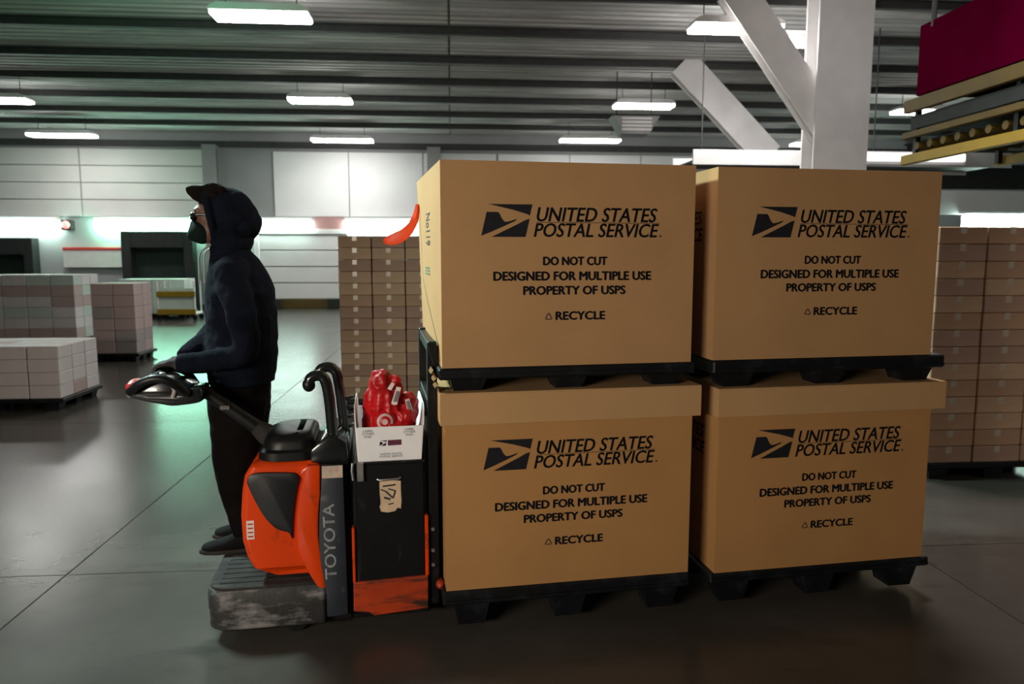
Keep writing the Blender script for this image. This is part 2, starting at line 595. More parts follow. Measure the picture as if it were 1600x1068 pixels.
def open_dock(x0, x1, z1):
    DOOR_N[0] += 1
    d = thing('door_%d' % DOOR_N[0], None, None, 'hall', ((x0 + x1) / 2, 25.9, 0), kind='structure')
    f = MB()
    f.box(x0 - 0.3, x0, 25.55, 25.99, 0, z1 + 0.1, 0.02).box(x1, x1 + 0.3, 25.55, 25.99, 0, z1 + 0.1, 0.02)
    part('seal_post', f, M_seal, d)
    part('seal_header', MB().box(x0, x1, 25.55, 25.99, z1 - 0.45, z1 + 0.1, 0.02), M_seal, d)
    part('dark_interior', MB().box(x0, x1, 25.90, 25.98, 0.02, z1 - 0.46), M_pitch, d)  # dark sheet painted for the shade inside the open trailer


sectional_door(-6.5, -3.55, 0.33, 2.55, 4)
sectional_door(1.0, 3.95, 0.33, 2.55, 4)
open_dock(-10.6, -8.9, 2.52)
open_dock(-15.5, -14.0, 2.3)


# white board with a red top edge between the two open docks
t = thing('wall_board', 'white board with a red top edge on the far wall at left', 'board', 'hall', (-11.95, 25.9, 1.42))
part('board', MB().box(-12.9, -11.03, 25.86, 25.98, 1.42, 2.0, 0.01), M_whites[0], t)
part('red_edge', MB().box(-12.9, -11.03, 25.84, 25.98, 2.0, 2.1, 0.01), M_redtrim, t, label='red top edge')
t = thing('wall_board', 'dusty pink board on the far wall between two mint tube lights', 'board', 'hall', (-4.16, 25.9, 2.66))
part('board', MB().box(-4.66, -3.66, 25.86, 25.98, 2.68, 3.12, 0.02), M_pinkboard, t)

# mint tube lights over the docks
TUBES = [(-17.2, -13.0, 'mint tube light on the far wall at the left picture edge', M_dock),
         (-11.75, -8.15, 'green tube light on the far wall left of the hooded worker', M_dockgreen),
         (-7.2, -4.76, 'mint tube light just behind the hooded worker', M_dock),
         (-3.57, -1.15, 'mint tube light beside the orange ribbon on the upper left box', M_dock)]
for x0, x1, lb, mm in TUBES:
    t = thing('tube_light', lb, 'light', 'hall', ((x0 + x1) / 2, 25.8, 2.62), group='tube lights above the docks')
    part('housing', MB().box(x0 - 0.05, x1 + 0.05, 25.72, 25.98, 2.97, 3.10, 0.015), M_whitesteel, t)
    part('tube', MB().box(x0, x1, 25.66, 25.92, 2.66, 2.965, 0.06, 3), mm, t)
t = thing('signal_lamp', 'small red signal lamp at the end of the left mint tube light', 'lamp', 'hall', (-12.6, 25.8, 2.7))
part('lens', MB().ell((-12.68, 25.72, 2.83), (0.13, 0.06, 0.13)), M_redglow, t, 40)
part('housing', MB().box(-12.86, -12.5, 25.74, 25.98, 2.66, 3.0, 0.03), M_joist, t)

# the steel columns by the back wall
for x, lb in ((-7.9, 'grey steel column at the far wall just above the worker\'s hood'), (-0.55, 'grey steel column at the far wall behind the upper left box')):
    t = thing('steel_column', lb, 'column', 'hall', (x, 25.6, 0), group='grey columns at the far wall')
    part('web', MB().box(x - 0.02, x + 0.02, 25.46, 25.74, 0, 5.44), M_greysteel, t)
    part('flange', MB().box(x - 0.22, x + 0.22, 25.42, 25.46, 0, 5.44), M_greysteel, t)
    part('flange', MB().box(x - 0.22, x + 0.22, 25.74, 25.78, 0, 5.44), M_greysteel, t)


# high bay lights
def bay_light(bx, by, z, lb, L=1.45, Wd=0.46):
    t = thing('high_bay_light', lb, 'light', 'hall', (bx, by, z), group='high bay lights under the roof')
    h = MB()
    h.prism([(bx - L / 2, z + 0.02), (bx - L / 2, z + 0.07), (bx - L / 2 + 0.12, z + 0.13), (bx + L / 2 - 0.12, z + 0.13), (bx + L / 2, z + 0.07), (bx + L / 2, z + 0.02)],
            'y', by - Wd / 2, by + Wd / 2, 0.006)
    part('housing', h, M_whitesteel, t)
    part('diffuser', MB().box(bx - L / 2 + 0.01, bx + L / 2 - 0.01, by - Wd / 2 + 0.01, by + Wd / 2 - 0.01, z - 0.04, z + 0.022, 0.02, 2), M_bay, t)
    for sx in (-1, 1):
        x = bx + sx * L * 0.36
        part('hanger', MB().tube([(x, by, z + 0.12), (x, by, 5.96)], 0.008, 6), M_joist, t)


bay_light(-2.82, 11.9, 5.4, 'large bright high bay light at the top left, nearest row')
bay_light(4.55, 11.9, 5.4, 'bright high bay light at top right, left one of the touching pair')
bay_light(5.75, 12.6, 5.42, 'bright high bay light at top right, right one of the touching pair', 1.2)
bay_light(-10.5, 18.6, 5.4, 'high bay light cut by the left picture edge')
bay_light(-3.0, 18.0, 5.4, 'high bay light in the middle row, second from the left')
bay_light(4.67, 18.0, 5.4, 'high bay light in the middle row above the upper left box')
bay_light(11.84, 18.16, 5.4, 'high bay light in front of the yellow overhead frame at right')
bay_light(-11.6, 23.7, 5.4, 'high bay light of the farthest row, leftmost above the pale wall', 1.9)
bay_light(-3.36, 24.0, 5.4, 'high bay light of the farthest row between worker and boxes', 1.9)
bay_light(4.38, 23.4, 5.4, 'high bay light of the farthest row above the upper left box', 1.9)
bay_light(12.0, 23.6, 5.4, 'high bay light of the farthest row beside the white steel column', 1.9)

# hanging box added for the ghost image under a bay light
t = thing('ghost_box', 'small white box added for the ghost image beneath the middle row light above the boxes', 'ghost image', 'hall', (4.2, 17.0, 4.55))
part('casing', MB().prism([(3.65, 4.95), (4.75, 4.95), (4.5, 4.55), (3.9, 4.55)], 'y', 16.8, 17.3, 0.01), M_greysteel, t)
for k in range(4):
    part('louvre', MB().box(3.86, 4.55, 16.77, 16.80, 4.62 + k * 0.08, 4.67 + k * 0.08), M_whitesteel, t)
for x in (3.8, 4.6):
    part('hanger', MB().tube([(x, 17.05, 4.95), (x, 17.05, 5.96)], 0.012, 6), M_joist, t)


# white steel column with its braces (top right)
def brace(p0, p1, wd, th, mm, nm, parent):
    d = Vector((p1[0] - p0[0], 0, p1[1] - p0[1])).normalized()
    n = Vector((-d.z, 0, d.x))
    y = p0[2]
    mb = MB()

    def slabx(a0, a1, y0, y1):
        q = []
        for p in (p0, p1):
            c = Vector((p[0], 0, p[1]))
            q.append((c + n * a0, c + n * a1))
        poly = [(q[0][0].x, q[0][0].z), (q[1][0].x, q[1][0].z), (q[1][1].x, q[1][1].z), (q[0][1].x, q[0][1].z)]
        mb.prism(poly, 'y', y0, y1)
    slabx(-wd / 2, wd / 2, y - th, y - th + 0.03)
    slabx(-0.03, 0.03, y - th + 0.03, y + th - 0.03)
    slabx(-wd / 2, wd / 2, y + th - 0.03, y + th)
    part(nm, mb, mm, parent)


t = thing('steel_column', 'tall white steel column with a slanted brace rising behind the right boxes', 'column', 'hall', (6.1, 11.6, 0))
cx, cy = 6.12, 11.6
part('flange', MB().box(cx - 0.44, cx + 0.44, cy - 0.22, cy - 0.18, 0, 5.94), M_whitesteel, t)
part('flange', MB().box(cx - 0.44, cx + 0.44, cy + 0.18, cy + 0.22, 0, 5.94), M_whitesteel, t)
part('web', MB().box(cx - 0.03, cx + 0.03, cy - 0.18, cy + 0.18, 0, 5.94), M_whitesteel, t)
part('base_plate', MB().box(cx - 0.5, cx + 0.5, cy - 0.34, cy + 0.34, 0, 0.03), M_whitesteel, t)
brace((4.38, 5.9, 11.6), (6.2, 3.5, 11.6), 0.52, 0.12, M_whitesteel, 'brace', t)
t = thing('roof_brace', 'slanted pale grey roof brace left of the white steel column', 'brace', 'hall', (6.5, 16, 3.9))
brace((4.95, 5.9, 16.0), (6.95, 3.95, 16.0), 0.62, 0.12, M_whitesteel, 'brace', t)

# white overhead conveyor bed behind the right boxes
t = thing('overhead_conveyor', 'long white overhead conveyor side showing just above the upper right box', 'conveyor', 'hall', (7, 13, 3.4))
part('side_panel', MB().box(4.25, 10.2, 12.9, 12.94, 3.40, 3.66, 0.005), M_wpanel, t)
part('side_panel', MB().box(4.25, 10.2, 14.1, 14.14, 3.40, 3.66, 0.005), M_wpanel, t)
part('belt', MB().box(4.3, 10.15, 12.95, 14.09, 3.46, 3.50), M_blackplastic, t)
for x in (4.6, 7.9, 9.9):
    part('hanger', MB().tube([(x, 13.5, 3.5), (x, 13.5, 5.96)], 0.012, 8), M_joist, t)

t = thing('tube_light', 'white tube light along the overhead conveyor just above the upper right box', 'light', 'hall', (8, 12.85, 3.45), group='tube lights above the docks')
part('housing', MB().box(6.7, 9.3, 12.86, 12.90, 3.42, 3.66, 0.01), M_whitesteel, t)
part('tube', MB().box(6.75, 9.25, 12.82, 12.87, 3.49, 3.63, 0.02, 2), emit('white_tube_glow', (1, 0.98, 1.0), 1.6), t)

# magenta and yellow overhead sorter running towards the camera at the top right
t = thing('overhead_sorter', 'overhead sorter with a dark magenta side panel and yellow rails at top right', 'conveyor', 'hall', (6.4, 6.6, 3.0))
for k in range(3):
    y0 = 3.2 + k * 1.95
    part('side_panel', MB().box(5.80, 5.84, y0, y0 + 1.93, 3.78, 4.62, 0.006), M_magenta, t, label='dark magenta side panel')
    part('side_panel', MB().box(7.10, 7.14, y0, y0 + 1.93, 3.78, 4.62, 0.006), M_magenta, t, label='dark magenta side panel')
part('end_panel', MB().prism([(5.84, 3.78), (7.1, 3.78), (7.1, 4.62), (5.95, 4.62)], 'y', 9.0, 9.04), M_magenta, t, label='dark magenta end panel')
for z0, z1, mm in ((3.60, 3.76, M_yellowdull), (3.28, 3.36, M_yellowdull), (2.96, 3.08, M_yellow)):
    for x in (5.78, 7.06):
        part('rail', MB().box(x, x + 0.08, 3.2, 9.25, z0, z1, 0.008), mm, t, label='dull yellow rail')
part('bed', MB().box(5.86, 7.06, 3.2, 9.2, 3.40, 3.56), M_seal, t)
for y in (3.6, 5.5, 7.4, 9.1):
    for x in (5.88, 7.0):
        part('post', MB().box(x, x + 0.06, y, y + 0.06, 2.98, 3.78), M_black, t)
for k in range(24):
    y = 3.3 + k * 0.25
    part('roller', MB().tube([(5.86, y, 3.18), (7.06, y, 3.18)], 0.05, 8), M_yellowdull, t)
for y in (3.9, 8.8):
    for x in (5.82, 7.12):
        part('hanger', MB().tube([(x, y, 4.55), (x, y, 5.96)], 0.03, 8), M_joist, t)

# right rear: gantry with white fascia and its tube light
t = thing('dock_gantry', 'white fascia gantry with a dark backdrop sheet above the brown cartons at right', 'gantry', 'hall', (13, 17, 0))
part('fascia', MB().box(11.4, 17.5, 17.0, 17.08, 2.80, 3.36, 0.01), M_wpanel, t)
part('dark_backdrop', MB().box(11.2, 17.5, 17.02, 17.1, 3.40, 3.98, 0.01), M_seal, t, label='dark sheet standing for the dim background')  # dark sheet added for the unlit background above the fascia
for x in (11.5, 17.3):
    part('post', MB().box(x, x + 0.2, 17.1, 17.3, 0, 3.98, 0.01), M_joist, t)
t = thing('tube_light', 'mint tube light under the white fascia above the right brown cartons', 'light', 'hall', (14, 16.9, 2.46), group='tube lights above the docks')
part('housing', MB().box(12.2, 16.6, 16.86, 17.0, 2.80, 2.86, 0.01), M_whitesteel, t)
part('tube', MB().box(12.25, 16.55, 16.84, 17.02, 2.47, 2.79, 0.05, 3), M_dock, t)


# ---------------------------------------------------------------- pallets and cartons
def pallet_parts(root, s0, s1, t0, t1, z0, deck0, z1, m):
    d = MB()
    d.box(s0, s1, t0, t1, deck0, z1, 0.008)
    part('deck', d, m, root)
    # rim lip around the deck
    for a in (t0 - 0.008, t1 - 0.008):
        part('rim', MB().box(s0 + 0.01, s1 - 0.01, a, a + 0.016, deck0 + 0.012, deck0 + 0.026), m, root)
    for i in range(3):
        for j in range(3):
            a = s0 + 0.14 + (s1 - s0 - 0.28) * i / 2
            b = t0 + 0.10 + (t1 - t0 - 0.20) * j / 2
            f = MB()
            lo = [(a + sx * 0.065, b + sy * 0.06, z0) for sx, sy in ((-1, -1), (1, -1), (1, 1), (-1, 1))]
            hi = [(a + sx * 0.085, b + sy * 0.08, deck0) for sx, sy in ((-1, -1), (1, -1), (1, 1), (-1, 1))]
            f.loft([lo, hi])
            part('foot', f, m, root)


def carton_mesh(lx, ly, lz, m, tape=True):
    mb = MB()
    mb.box(-lx / 2, lx / 2, -ly / 2, ly / 2, 0, lz, 0.006)
    n0 = len(mb.bm.faces)
    if tape:
        mb.bm.faces.ensure_lookup_table()
        tw = 0.025
        mb.box(-tw, tw, -ly / 2 - 0.001, ly / 2 + 0.001, lz * 0.6, lz + 0.001)
        mb.bm.faces.ensure_lookup_table()
        for f in mb.bm.faces[n0:]:
            f.material_index = 1
    me = mb.mesh('carton', [m, M_ctape])
    return me


ORD = ['top', 'second', 'third', 'fourth', 'fifth', 'sixth', 'seventh', 'eighth', 'ninth', 'tenth', 'eleventh', 'twelfth', 'thirteenth', 'fourteenth', 'fifteenth']
COLS = {2: ['left', 'right'], 3: ['left', 'middle', 'right'], 4: ['leftmost', 'inner left', 'inner right', 'rightmost']}
ROWS = {2: ['front', 'rear'], 3: ['front', 'centre', 'rear']}


def carton_stack(name, bx, by, nx, ny, nz, lx, ly, lz, mats, place, cat, group, z0=0.14, jit=0.002, seed=1):
    rnd = random.Random(seed)
    ms = [carton_mesh(lx - 0.012, ly - 0.012, lz - 0.003, m, cat == 'carton') for _, m in mats]
    for k in range(nz):
        lm = rnd.choice(range(len(ms)))
        for i in range(nx):
            for j in range(ny):
                if 0 < i < nx - 1 and j > 0 and k < nz - 1:
                    continue
                mi = lm if rnd.random() < 0.6 else rnd.randrange(len(ms))
                o = bpy.data.objects.new(name, ms[mi])
                COL.objects.link(o)
                x = bx + (i - (nx - 1) / 2) * lx + rnd.uniform(-jit, jit)
                y = by + (j - (ny - 1) / 2) * ly + rnd.uniform(-jit, jit)
                o.location = W('hall', x, y, z0 + k * lz)
                o.rotation_euler = (0, 0, BYAW + rnd.uniform(-0.0025, 0.0025))
                lay = 'top layer' if k == nz - 1 else ORD[nz - 1 - k] + ' layer down'
                o['label'] = '%s %s, %s, %s %s column, %s' % (mats[mi][0], cat, lay, COLS[nx][i], ROWS[ny][j], place)
                o['category'] = cat
                o['group'] = group


def pallet(bx, by, wx, wy, label, h=0.14, m=None):
    t = thing('pallet', label, 'pallet', 'hall', (bx, by, 0))
    pallet_parts(t, bx - wx / 2, bx + wx / 2, by - wy / 2, by + wy / 2, 0, h - 0.05, h, m or M_blackplastic)
    return t


BRN = list(zip(('brown', 'pale brown', 'rosy brown'), M_brown))
PAL = list(zip(('white', 'pinkish', 'greenish', 'grey'), M_whites))
# brown wrapped loads
pallet(-0.72, 9.15, 1.16, 1.16, 'black pallet under the brown carton load behind the battery')
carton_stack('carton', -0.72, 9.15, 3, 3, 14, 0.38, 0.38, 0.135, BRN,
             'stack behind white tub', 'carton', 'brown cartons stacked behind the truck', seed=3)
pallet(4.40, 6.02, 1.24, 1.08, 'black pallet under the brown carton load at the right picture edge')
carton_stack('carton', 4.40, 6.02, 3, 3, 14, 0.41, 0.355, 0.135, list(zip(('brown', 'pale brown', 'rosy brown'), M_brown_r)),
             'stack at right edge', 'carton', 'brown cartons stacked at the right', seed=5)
# pale parcels at the left
pallet(-5.30, 9.40, 1.5, 1.0, 'black pallet under the low white parcel pile at the left picture edge')
carton_stack('parcel', -5.30, 9.40, 4, 3, 4, 0.36, 0.32, 0.155, PAL[:2] + PAL[:1],
             'low pile at left edge', 'parcel', 'pale parcels in the near left pile', seed=8)
pallet(-8.45, 15.95, 1.9, 1.1, 'black pallet under the farther pale parcel pile at far left')
carton_stack('parcel', -8.45, 15.95, 4, 3, 6, 0.46, 0.35, 0.215, PAL[:3],
             'tall pile at left edge', 'parcel', 'pale parcels in the far left pile', seed=9)
pallet(-5.75, 13.4, 0.8, 0.8, 'black pallet under the dusky parcel stack left of the worker')
carton_stack('parcel', -5.75, 13.4, 2, 2, 6, 0.36, 0.36, 0.20, [PAL[1], PAL[3]],
             'narrow stack left of worker', 'parcel', 'dusky parcels in the narrow stack', seed=10)
pallet(-8.65, 22.6, 1.9, 1.0, 'black pallet under the greenish parcels behind the narrow dusky stack')
carton_stack('parcel', -8.65, 22.6, 4, 2, 5, 0.46, 0.46, 0.20, [PAL[0], PAL[2], PAL[2]],
             'wide stack behind narrow one', 'parcel', 'greenish parcels behind the dusky stack', seed=11)

# roll cage with yellow rails left of the worker
t = thing('roll_cage', 'roll cage with two yellow rails beside the worker\'s far arm', 'cart', 'hall', (-7.75, 21.8, 0))
X0, X1, Y0, Y1 = -8.25, -7.2, 21.4, 22.0
part('platform', MB().box(X0, X1, Y0, Y1, 0.16, 0.22, 0.01), M_whitesteel, t)
for x in (X0 + 0.03, X1 - 0.03):
    for y in (Y0 + 0.03, Y1 - 0.03):
        part('post', MB().tube([(x, y, 0.22), (x, y, 1.1)], 0.02, 8), M_whitesteel, t)
        part('caster', MB().tube([(x, y - 0.02, 0.07), (x, y + 0.02, 0.07)], 0.07, 14).box(x - 0.02, x + 0.02, y - 0.03, y + 0.03, 0.1, 0.17), M_black, t)
for z in (0.16, 0.66):
    part('rail', MB().box(X0, X1, Y0 - 0.02, Y0 + 0.03, z, z + 0.16, 0.01), M_yellow, t, label='yellow rail')
part('side_sheet', MB().box(X0 + 0.03, X1 - 0.03, Y0 + 0.04, Y0 + 0.06, 0.24, 0.9), M_whites[2], t)

# ================================================================ THE LOAD
# pallets on the forks (lifted a little)
P_LOW = [(-0.005, 1.235, 0.15, 0.22), (1.345, 2.60, 0.15, 0.20)]
for (s0, s1, d0, z1), lb in zip(P_LOW, ('black plastic pallet on the forks under the lower left box', 'black plastic pallet at the fork tips under the lower right box')):
    t = thing('pallet', lb, 'pallet', 'load', ((s0 + s1) / 2, 0.5, 0.03))
    pallet_parts(t, s0, s1, -0.01, 1.03, 0.035, d0, z1, M_blackplastic)
P_UP = [(-0.015, 1.235, 1.178, 1.235, 1.288), (1.33, 2.62, 1.155, 1.225, 1.292)]
for (s0, s1, z0, d0, z1), lb in zip(P_UP, ('black plastic pallet between the two left boxes', 'black plastic pallet between the two right boxes')):
    t = thing('pallet', lb, 'pallet', 'load', ((s0 + s1) / 2, 0.5, z0))
    pallet_parts(t, s0, s1, -0.005, 1.02, z0, d0, z1, M_blackplastic)


def sleeve_mb(s0, s1, t0, t1, z0, z1, skew_top=0.0, skew_bot=0.0, bulge=0.0):
    """corrugated sleeve: plain walls, open recessed top, left side optionally pushed out at the rear"""
    n = 6
    mb = MB()
    rings = []
    for k in range(n + 1):
        z = z0 + (z1 - z0) * k / n
        f = k / n
        lt = skew_bot + (skew_top - skew_bot) * f
        ring = [(s0, t0, z), (s1, t0, z)]
        for j in range(1, 4):
            q = j / 4
            ring.append((s1 + bulge * sin(pi * q) * sin(pi * f), t0 + (t1 - t0) * q, z))
        ring += [(s1, t1, z), (s0 - lt, t1, z)]
        for j in range(3, 0, -1):
            q = j / 4
            ring.append((s0 - lt * q - bulge * sin(pi * q) * sin(pi * f), t0 + (t1 - t0) * q, z))
        rings.append(ring)
    c = Vector(((s0 + s1) / 2, (t0 + t1) / 2, 0))
    for dz, sc in ((0.0, 0.985), (-0.30, 0.985)):
        rings.append([(c.x + (p[0] - c.x) * sc, c.y + (p[1] - c.y) * sc, z1 + dz) for p in rings[n]])
    mb.loft(rings)
    return mb


# layout of the print, measured from the left front edge and the foot of the upper left sleeve
def emblem_polys(u0, u1, v0, v1, sh):
    def q(a, b):
        return (u0 + (u1 - u0) * a + sh * (b - 0.5) * 0, v0 + (v1 - v0) * b)
    # slanted box 0..1 (already leaning: left foot 0, left head .15)
    A = [(0.14, 1.0), (1.0, 1.0), (0.955, 0.70), (0.945, 0.66), (0.90, 0.70), (0.80, 0.755), (0.62, 0.83), (0.40, 0.92)]
    Bl = [(0.105, 0.76), (0.325, 0.76), (0.36, 0.70), (0.385, 0.60), (0.42, 0.52), (0.46, 0.46), (0.55, 0.48), (0.70, 0.56), (0.66, 0.49), (0.45, 0.335), (0.20, 0.16), (0.0, 0.035)]
    Cc = [(0.20, 0.0), (0.865, 0.0), (0.945, 0.56), (0.86, 0.52), (0.72, 0.40), (0.48, 0.20)]
    return [[q(*p) for p in poly] for poly in (A, Bl, Cc)]


def recycle_polys(cu, cv, r):
    polys = []
    for k in range(3):
        a0 = pi / 2 + k * 2 * pi / 3
        a1 = a0 + 2 * pi / 3
        P0 = Vector((cos(a0), sin(a0))) * r
        P1 = Vector((cos(a1), sin(a1))) * r
        Q0, Q1 = P0 * 0.66, P1 * 0.66
        f0, f1 = 0.12, 0.80
        polys.append([(cu + p.x, cv + p.y) for p in (P0.lerp(P1, f0), P0.lerp(P1, f1), Q0.lerp(Q1, f1), Q0.lerp(Q1, f0))])
        M0, M1 = P0.lerp(P1, f1) * 1.12, Q0.lerp(Q1, f1) * 0.75
        tip = (P0 * 0.83).lerp(P1 * 0.83, 0.99)
        polys.append([(cu + p.x, cv + p.y) for p in (M0, tip, M1)])
    return polys


def print_front(root, s0, z0, t, k=1.0, w=1.0):
    pl = front(t)

    def X(a):
        return s0 + a * w

    def Z(b):
        return z0 + b * k
    part('emblem', flat_polys(emblem_polys(X(0.183), X(0.419), Z(0.597), Z(0.744), 0), pl), M_ink, root)
    rows = [('UNITED STATES', 0.441, 1.018, 0.668, 0.732, 0.22, 0.03), ('POSTAL SERVICE', 0.427, 1.028, 0.598, 0.660, 0.22, 0.03),
            ('DO NOT CUT', 0.472, 0.776, 0.469, 0.507, 0, 0.075), ('DESIGNED FOR MULTIPLE USE', 0.240, 0.994, 0.399, 0.439, 0, 0.075),
            ('PROPERTY OF USPS', 0.379, 0.868, 0.333, 0.372, 0, 0.075), ('RECYCLE', 0.533, 0.770, 0.215, 0.253, 0, 0.075)]
    for txt, a, b, c, d, sh, bo in rows:
        part('lettering', text_mb(txt, X(a), X(b), Z(c), Z(d), pl, bo, sh), M_ink, root)
    part('lettering_line', flat_polys([[(X(0.437), Z(0.6625)), (X(1.03), Z(0.6625)), (X(1.03), Z(0.6650)), (X(0.437), Z(0.6650))],
                                       [(X(1.034), Z(0.60)), (X(1.042), Z(0.60)), (X(1.042), Z(0.608)), (X(1.034), Z(0.608))]], pl), M_ink, root)
    part('recycling_mark', flat_polys(recycle_polys(X(0.498), Z(0.229), 0.024), pl), M_ink, root)


BOXES = [
    ('tall unlidded cardboard mail box at the upper left, on the left lower box', 0.003, 1.212, 1.29, 2.225, 0.046, 0.02, 0.012, 1.0, 1.0, None, 'upper'),
    ('tall unlidded cardboard mail box at the upper right, farthest from the worker', 1.325, 2.535, 1.294, 2.222, 0.0, 0.0, 0.0, 1.0, 1.0, None, 'upper'),
    ('lidded cardboard mail box at the lower left, next to the battery', 0.012, 1.228, 0.222, 1.150, 0.0, 0.0, 0.0, 1.0, 1.0, (-0.010, 1.266, 1.025, 1.176), 'lower'),
    ('lidded cardboard mail box at the lower right, farthest from the worker', 1.37, 2.56, 0.202, 1.130, 0.0, 0.0, 0.0, 1.0, 1.0, (1.355, 2.63, 1.010, 1.153), 'lower')]
for i, (lb, s0, s1, z0, z1, kt, kb, bu, k, wd, lid, tier) in enumerate(BOXES):
    root = thing('mail_box', lb, 'box', 'load', ((s0 + s1) / 2, 0.5, z0), group='four postal boxes on the pallet truck')
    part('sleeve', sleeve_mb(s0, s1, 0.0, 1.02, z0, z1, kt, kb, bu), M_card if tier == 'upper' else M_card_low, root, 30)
    ps = s0 if i < 2 else s0 - 0.004
    pz = (z0 - (0.0 if i < 2 else 0.0))
    if i == 2:
        pz = z0 - 0.022
    if i == 3:
        pz = z0 - 0.012
    print_front(root, ps, pz, -0.0005)
    if lid:
        a, b, c, d = lid
        mb = MB()
        # tray-shaped lid: top plate plus four skirts
        mb.box(a, b, -0.016, 1.036, d - 0.008, d, 0.002)
        mb.box(a, b, -0.016, -0.006, c, d - 0.007, 0.001).box(a, b, 1.026, 1.036, c, d - 0.007, 0.001)
        mb.box(a, a + 0.010, -0.006, 1.026, c, d - 0.007, 0.001).box(b - 0.010, b, -0.006, 1.026, c, d - 0.007, 0.001)
        part('lid', mb, M_lid, root)
    if i == 0:
        # hand-lettered mark and stamp on the left face
        def lf(u, v, d):     # u runs down the face, v runs towards the rear
            tt = v
            f = (2.225 - u - 1.29) / 0.935
            z = 2.225 - u
            lean = 0.02 + 0.026 * f
            return Vector((0.003 - lean * tt / 1.02 - 0.0012 - bu * sin(pi * tt / 1.02) * sin(pi * f) - d, tt, z))
        part('lettering', text_mb('No119', 0.21, 0.37, 0.36, 0.52, lambda u, v, d: lf(u, 0.88 - v, d), 0.0), M_marker, root, label='handwritten marker number')
        part('stamp', flat_polys([[(0.0 + a, 0.4), (0.0 + a, 0.6), (0.008 + a, 0.6), (0.008 + a, 0.4)] for a in (0.48, 0.495, 0.51)], lf), M_green_ink, root)
        stripe = [[(0.54 + 0.06 * q, 0.80 - 0.13 * q), (0.54 + 0.06 * (q + 1), 0.80 - 0.13 * (q + 1)), (0.548 + 0.06 * (q + 1), 0.80 - 0.13 * (q + 1)), (0.548 + 0.06 * q, 0.80 - 0.13 * q)] for q in range(5)]
        part('diagonal_line', flat_polys(stripe, lf), M_green_ink, root)  # thin line in the stamp's green, drawn diagonally down the face
    if i in (1, 3):
        # print on the left side face, seen in the gap
        def sf(u, v, d):
            return Vector((s0 - 0.001 - d, 0.95 - u, v))
        part('lettering', text_mb('UNITED STATES\nPOSTAL SERVICE', 0.1, 0.8, z0 + 0.58, z0 + 0.73, sf, 0.02, 0.22), M_ink, root)
        part('lettering', text_mb('RECYCLE', 0.42, 0.64, z0 + 0.21, z0 + 0.25, sf, 0.03), M_ink, root)
    if i == 2:
        fp = MB()
        zz = [(-0.012, 1.176), (-0.030, 1.195), (-0.012, 1.212), (-0.036, 1.228), (-0.018, 1.246), (-0.048, 1.262), (-0.036, 1.280)]
        a = [fp.bm.verts.new((x, 0.015 + 0.01 * (k % 2), z)) for k, (x, z) in enumerate(zz)]
        b = [fp.bm.verts.new((x - 0.004, 0.13 - 0.02 * (k % 2), z + 0.004)) for k, (x, z) in enumerate(zz)]
        for k in range(len(zz) - 1):
            fp.bm.faces.new((a[k], a[k + 1], b[k + 1], b[k]))
        bmesh.ops.solidify(fp.bm, geom=fp.bm.faces[:], thickness=0.004)
        part('torn_flap', fp, M_lid, root, label='crumpled torn cardboard flap')

# ribbon streaming from the upper left box
rb = MB()
ctl = [(-0.048, 2.090, 0.010), (-0.052, 2.050, 0.016), (-0.064, 2.005, 0.021), (-0.088, 1.962, 0.026), (-0.124, 1.925, 0.031), (-0.168, 1.900, 0.033), (-0.208, 1.888, 0.026), (-0.240, 1.884, 0.012)]
cl = []
for k in range(7):
    p0, p1, p2, p3 = (Vector(ctl[min(max(k + q, 0), 7)]) for q in (-1, 0, 1, 2))
    for q in range(5):
        u_ = q / 5
        cl.append(0.5 * (2 * p1 + (p2 - p0) * u_ + (2 * p0 - 5 * p1 + 4 * p2 - p3) * u_ * u_ + (3 * p1 - p0 - 3 * p2 + p3) * u_ ** 3))
cl.append(Vector(ctl[7]))
rr = []
for k, (x, z, wd) in enumerate(cl):
    a_, b_ = cl[max(k - 1, 0)], cl[min(k + 1, len(cl) - 1)]
    d = Vector((b_.x - a_.x, 0, b_.y - a_.y)).normalized()
    n = Vector((-d.z, 0, d.x))
    y = 0.90 + 0.010 * sin(k * 0.25)
    c = Vector((x, y, z))
    rr.append([c + n * wd + Vector((0, 0.002, 0)), c + Vector((0, -0.008, 0)), c - n * wd + Vector((0, 0.002, 0)), c - n * wd + Vector((0, 0.005, 0)), c + Vector((0, -0.004, 0)), c + n * wd + Vector((0, 0.005, 0))])
rb.loft(rr)
solo('ribbon', rb, M_ribbon, 'bright orange ribbon streaming from the left side of the upper left box', 'ribbon', 'load', (-0.05, 0.90, 2.085), smooth=50)

# ================================================================ THE PALLET TRUCK
TR = thing('pallet_truck', 'orange and black electric rider pallet truck carrying four postal boxes', 'truck', 'load', (-0.5, 0.5, 0))


def rrect(s0, s1, t0, t1, z, rl, rr_, n=6):
    """plan outline with corner radius rl on the left end and rr_ on the right end"""
    pts = []
    for cx_, cy_, r, a0 in ((s1 - rr_, t0 + rr_, rr_, -pi / 2), (s1 - rr_, t1 - rr_, rr_, 0), (s0 + rl, t1 - rl, rl, pi / 2), (s0 + rl, t0 + rl, rl, pi)):
        for k in range(n + 1):
            a = a0 + (pi / 2) * k / n
            pts.append((cx_ + r * cos(a), cy_ + r * sin(a), z))
    return pts


